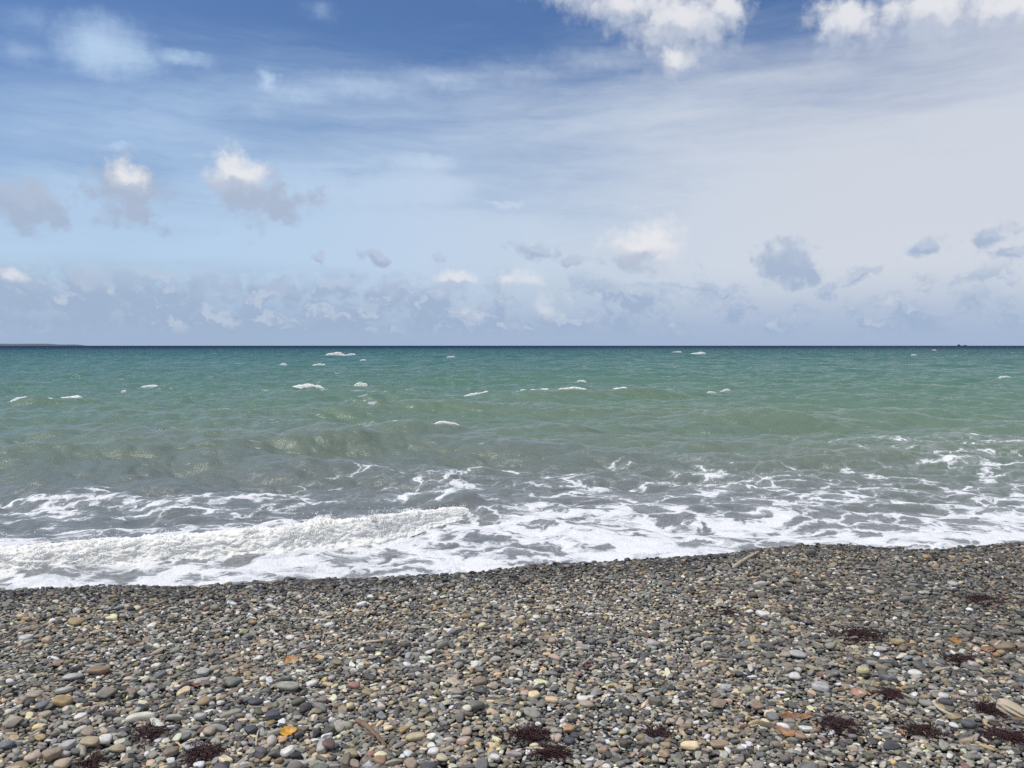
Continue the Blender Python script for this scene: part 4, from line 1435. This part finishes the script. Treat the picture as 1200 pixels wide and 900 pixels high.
# px0, py0, px1, py1, thickness (px), bend (px), material, name, label, landmark phrase
STICKS = [
    (859, 667, 890, 648, 4.2, 1.0, M_PALEWOOD, 'stick', 'pale stick lying at the beach crest near the foam', 'the pale stick by the foam'),
    (682, 783, 700, 764, 2.0, -1.5, M_PALEWOOD, 'twig', 'thin pale twig slanting behind the peach pebble, right of centre', 'the thin slanting twig'),
    (1092, 791, 1114, 787, 2.2, 1.5, M_PALEWOOD, 'twig', 'short bone-pale twig lying level at right, above the white oval pebble', 'the bone pale twig'),
    (1166, 760, 1173, 753, 3.0, .5, M_PALEWOOD, 'twig', 'stubby pale twig upright beside the tan slab pebble at far right', 'the stubby pale twig'),
    (1036, 833, 1063, 841, 1.8, 1.5, M_PALEWOOD, 'twig', 'slender pale twig sloping down to the right, below the pinkish leaf', 'the slender sloping twig'),
    (1094, 829, 1118, 847, 3.0, -2.5, M_PALEWOOD, 'stick', 'curved pale stick leaning among grey pebbles left of the driftwood chunk', 'the curved pale stick'),
    (418, 848, 452, 876, 5.5, 3, M_BROWNWOOD, 'stick', 'dark brown crooked stick at bottom left of centre', 'the crooked brown stick'),
    (448, 778, 466, 769, 4.2, 1, M_BROWNWOOD, 'stick', 'short brown weathered stick left of centre', 'the short brown stick'),
    (420, 757, 450, 750, 4.0, 1.5, M_PALEWOOD, 'stick', 'long tan stick lying level behind the short brown stick', 'the level tan stick'),
    (570, 822, 598, 828, 2.0, 1, M_STRAW, 'reed_stalk', 'lower of two crossed straw stalks near the middle', 'the crossed straw stalks'),
    (572, 826, 600, 818, 2.2, -1, M_STRAW, 'reed_stalk', 'upper of two crossed straw stalks near the middle', None),
    (616, 880, 662, 884, 4.0, 2, M_PALEWOOD, 'wood_strip', 'pale strip of split wood lying across the seaweed, bottom centre', None),
    (0, 793, 18, 788, 1.8, 1.5, M_PALEWOOD, 'twig', 'thin pale twig cut by the left edge', 'the twig at left edge'),
    (742, 893, 764, 886, 1.8, -3, M_STRAW, 'reed_stalk', 'thin bent straw stalk at the bottom right of centre', 'the thin bent straw'),
    (510, 744, 519, 735, 1.6, 1, M_STRAW, 'reed_stalk', 'tiny straw stalk behind the round white pebble near the middle', 'the tiny straw stalk'),
    (206, 868, 213, 880, 2.4, 1, M_STRAW, 'reed_stalk', 'short straw stalk standing between the two lower left seaweed tufts', 'the short straw by the tufts'),
    (300, 870, 303, 858, 2.2, .6, M_PALEWOOD, 'twig', 'short pale twig left of the yellow leaf', 'the short twig by the leaf'),
    (978, 822, 1000, 821, 1.6, .5, M_BROWNWOOD, 'twig', 'thin straight brown twig left of the pinkish leaf', 'the straight brown twig')]


def build_sticks():
    for k, (x0, y0, x1, y1, th, bend, mat, name, lab, ph) in enumerate(STICKS):
        r = np.random.default_rng(700 + k)
        p0, p1 = spot(x0, y0), spot(x1, y1)
        if ph:
            LAND.append(((x0 + x1) / 2, (y0 + y1) / 2, abs(x1 - x0) / 2, ph))
        dist = (p0 - Vector((0, 0, EYE))).length
        rad = th / FOC * dist * .5
        n = 22
        t = np.linspace(0, 1, n)
        d = np.array(p1 - p0)
        L = np.linalg.norm(d)
        side = np.array([-d[1], d[0], 0]) / L
        P = np.array(p0)[None, :] + t[:, None] * d[None, :] + side[None, :] * (bend / FOC * dist * np.sin(np.pi * t))[:, None]
        P += side[None, :] * (rad * .8 * fbm(t * 5, t * 0 + k, 2, 70))[:, None]
        zs = np.array([surf_z(a, b) for a, b in P[:, :2]])
        lin = np.polyval(np.polyfit(t, zs, 1), t)
        P[:, 2] = lin + np.percentile(zs - lin, 92) + rad * .6
        rd = rad * (1.05 - .35 * t) * (1 + .15 * r.normal(size=n).cumsum() / 3)
        rd = np.clip(rd, rad * .4, rad * 1.5)
        rd[0] *= .6
        rd[-1] *= .5
        V, F = tube(P, rd, 9, .08, k)
        if name == 'wood_strip':
            V[:, 2] = P[:, 2].mean() + (V[:, 2] - P[:, 2].mean()) * .5
        # local x along the stick, so the grain follows it
        ang = math.atan2(d[1], d[0])
        c = np.array(p0)
        ca, sa = math.cos(-ang), math.sin(-ang)
        W = V - c
        V2 = np.stack([W[:, 0] * ca - W[:, 1] * sa, W[:, 0] * sa + W[:, 1] * ca, W[:, 2]], -1)
        o = mesh_obj(name, V2, F, mat)
        o.location = p0
        o.rotation_euler = (0, 0, ang)
        tag(o, lab, 'stick' if name in ('stick', 'wood_strip') else ('twig' if name == 'twig' else 'straw'), 'drift sticks and stalks on the pebbles')


build_sticks()


def build_driftwood():
    c = spot(1187, 838)
    LAND.append((1187, 836, 14, 'the driftwood chunk at right edge'))
    bm = bmesh.new()
    bmesh.ops.create_icosphere(bm, subdivisions=4, radius=1)
    for v in bm.verts:
        p = v.co
        e = 3.4
        L = (abs(p.x) ** e + abs(p.y) ** e + abs(p.z) ** e) ** (1 / e)
        p = p / L
        g = .10 * math.sin(9 * p.z + 2.2 * p.x) + .07 * math.sin(17 * p.y + 3 * p.z)
        v.co = Vector((p.x * (1 + .12 * math.sin(7 * p.y)), p.y * (1 + g - .2 * p.x), p.z * (1 + g * .6 - .25 * p.x)))
    for f in bm.faces:
        f.smooth = True
    o = bm_obj('driftwood_chunk', bm, wood_material('split_wood', (.42, .33, .21), (.66, .58, .44)))
    o.scale = (.060, .029, .026)
    o.location = c + Vector((0, 0, .018))
    o.rotation_euler = (R(8), R(14), R(-42))
    tag(o, 'pale split chunk of driftwood with dark grain at the right edge', 'driftwood')


build_driftwood()


def leaf_material(name, c0, c1):
    m, N, b = material(name)
    oc = N.new('ShaderNodeTexCoord').outputs['Object']
    n = N.noise(oc, 45, 4, .6)
    N.put(b.inputs['Base Color'], N.mix(N.ss(n, .35, .65), c0, c1))
    b.inputs['Roughness'].default_value = .55
    return m


LEAVES = [
    (338, 864, 9, 6, 20, (.62, .36, .04), (.50, .24, .03), 'curled yellow leaf lying on grey pebbles, lower left of centre', 'the curled yellow leaf'),
    (932, 841, 18, 5, 4, (.34, .17, .085), (.20, .10, .05), 'long rusty brown dead leaf at lower right', 'the long rusty leaf'),
    (921, 861, 12, 5, -24, (.40, .22, .10), (.26, .13, .06), 'smaller orange brown leaf below the long rusty leaf', 'the smaller orange leaf'),
    (1006, 814, 9, 6, -30, (.46, .28, .21), (.34, .19, .14), 'pinkish dead leaf left of the round grey pebble at right', 'the pinkish leaf'),
    (1120, 754, 7, 6, 40, (.46, .24, .07), (.36, .17, .05), 'broad amber leaf among grey pebbles at far right', 'the amber leaf'),
    (1158, 762, 10, 3, 8, (.34, .19, .12), (.24, .13, .09), 'narrow red brown leaf beside the stubby twig', None),
    (342, 775, 9, 6, -20, (.44, .26, .09), (.32, .16, .06), 'dull orange leaf scrap left of centre', 'the dull orange leaf scrap'),
    (237, 803, 11, 4, 10, (.16, .07, .045), (.24, .11, .06), 'brown dead leaf above the ochre pebble on the left', 'the brown leaf on the left')]


def build_leaves():
    for k, (px, py, hw, hh, turn, c0, c1, lab, ph) in enumerate(LEAVES):
        c = spot(px, py)
        if ph:
            LAND.append((px, py, hw, ph))
        dist = (c - Vector((0, 0, EYE))).length
        a = hw / FOC * dist
        b = min(max(hh / FOC * dist * 1.15, .22 * a), .8 * a)
        nu, nv = 19, 9
        V = []
        for side in (0, 1):
            for i in range(nu):
                t = i / (nu - 1)
                w = b * math.sin(math.pi * t ** .8) ** .8 * (1 + .12 * math.sin(23 * t + k)) + .0004
                for j in range(nv):
                    s = j / (nv - 1) * 2 - 1
                    z = .30 * b * s * s + .15 * a * (2 * t - 1) ** 2 * (1 + .5 * math.sin(k)) + .06 * a * math.sin(9 * t + 4 * s + k)
                    V.append(((2 * t - 1) * a, s * w, z - side * .0012))
        V = np.array(V)
        m = nu * nv
        F = grid_faces(nu, nv)
        F = np.concatenate([F, F[:, ::-1] + m])
        rim = [i * nv for i in range(nu)] + [(nu - 1) * nv + j for j in range(1, nv)] + [i * nv + nv - 1 for i in range(nu - 2, -1, -1)] + [j for j in range(nv - 2, 0, -1)]
        E = [(p, q, q + m, p + m) for p, q in zip(rim, rim[1:] + rim[:1])]
        F = np.concatenate([F, np.array(E)])
        root = mesh_obj('dead_leaf', V, F, leaf_material('leaf', c0, c1))
        zs = [surf_z(c.x + u * a, c.y + v * b) for u in (-.7, 0, .7) for v in (-.6, 0, .6)]
        root.location = (c.x, c.y, np.percentile(zs, 85 if k == 0 else 60) + (.006 if k == 0 else .001))
        root.rotation_euler = (R(14), 0, R(turn))
        t = np.linspace(0, 1, 8)
        sv, sf = tube(np.stack([a * (.95 + .5 * t), .05 * a * np.sin(4 * t), .15 * a + .05 * a * t], -1), np.linspace(.0016, .0009, 8), 6)
        mesh_obj('leaf_stalk', sv, sf, M_BROWNWOOD, root)
        tag(root, lab, 'leaf', 'dead leaves on the pebbles')


build_leaves()


# ------------------------------------------------------------------ a label for every single pebble
def label_pebbles():
    top = PB['top']
    S, qx, qy = PB['S'], PB['qx'], PB['qy']
    cc = np.array([PAL[k] for k in PNAMES])
    big = np.argsort(-PB['score'])
    near_all = np.nonzero(PB['good'] & (PB['score'] > 0))[0]
    info = []
    for i in top:
        a, b, c = S[i]
        w = a / FOC
        size = 'big' if a > .042 else ('small' if a < .027 else 'medium')
        rt = a / b
        if PB['shp'][i] % 4 == 1:
            shape = 'chipped angular'
        elif rt > 1.9:
            shape = 'long thin'
        elif rt > 1.4:
            shape = 'oblong'
        elif c / a < .45:
            shape = 'flat oval' if rt > 1.15 else 'flat round'
        else:
            shape = 'egg shaped' if rt > 1.15 else 'rounded'
        best = None
        for (lx, ly, hw, ph) in LAND:
            dx, dy = (qx[i] - lx), (qy[i] - ly) * 1.6
            d = math.hypot(dx, dy)
            if best is None or d < best[0]:
                rel = ('right of' if dx > 0 else 'left of') if abs(dx) > abs(dy) else ('in front of' if dy > 0 else 'behind')
                best = (d, rel, ph)
        col = PNAMES[PB['ci'][i]]
        # the most visible different neighbour
        dd = np.hypot(qx[near_all] - qx[i], (qy[near_all] - qy[i]) * 1.5)
        cand = near_all[(dd > 1) & (dd < 26)]
        cand = cand[PB['ci'][cand] != PB['ci'][i]]
        nb = [PNAMES[PB['ci'][j]] for j in cand[np.argsort(-PB['score'][cand])[:6]]]
        info.append((size, col, shape, best, nb))
    used = {}
    order = sorted(range(len(top)), key=lambda k: info[k][3][0])
    for k in order:
        size, col, shape, (d, rel, ph), nb = info[k]
        rel = ('just ' if d < 34 else '') + rel
        opts = ['%s %s %s pebble %s %s' % (size, col, shape, rel, ph)]
        for q in nb:
            opts.append('%s %s %s pebble by a %s one, %s %s' % (size, col, shape, q, rel, ph))
        for o2 in ('second', 'third', 'fourth', 'fifth', 'sixth'):
            opts.append('%s %s %s %s pebble outwards, %s %s' % (o2, size, col, shape, rel, ph))
        for lab in opts:
            if lab not in used and len(lab.split()) <= 16:
                break
        else:
            lab = opts[-1]
        used[lab] = k
        tag(SINGLES[k], lab, 'pebble', 'largest loose pebbles on the beach')


label_pebbles()
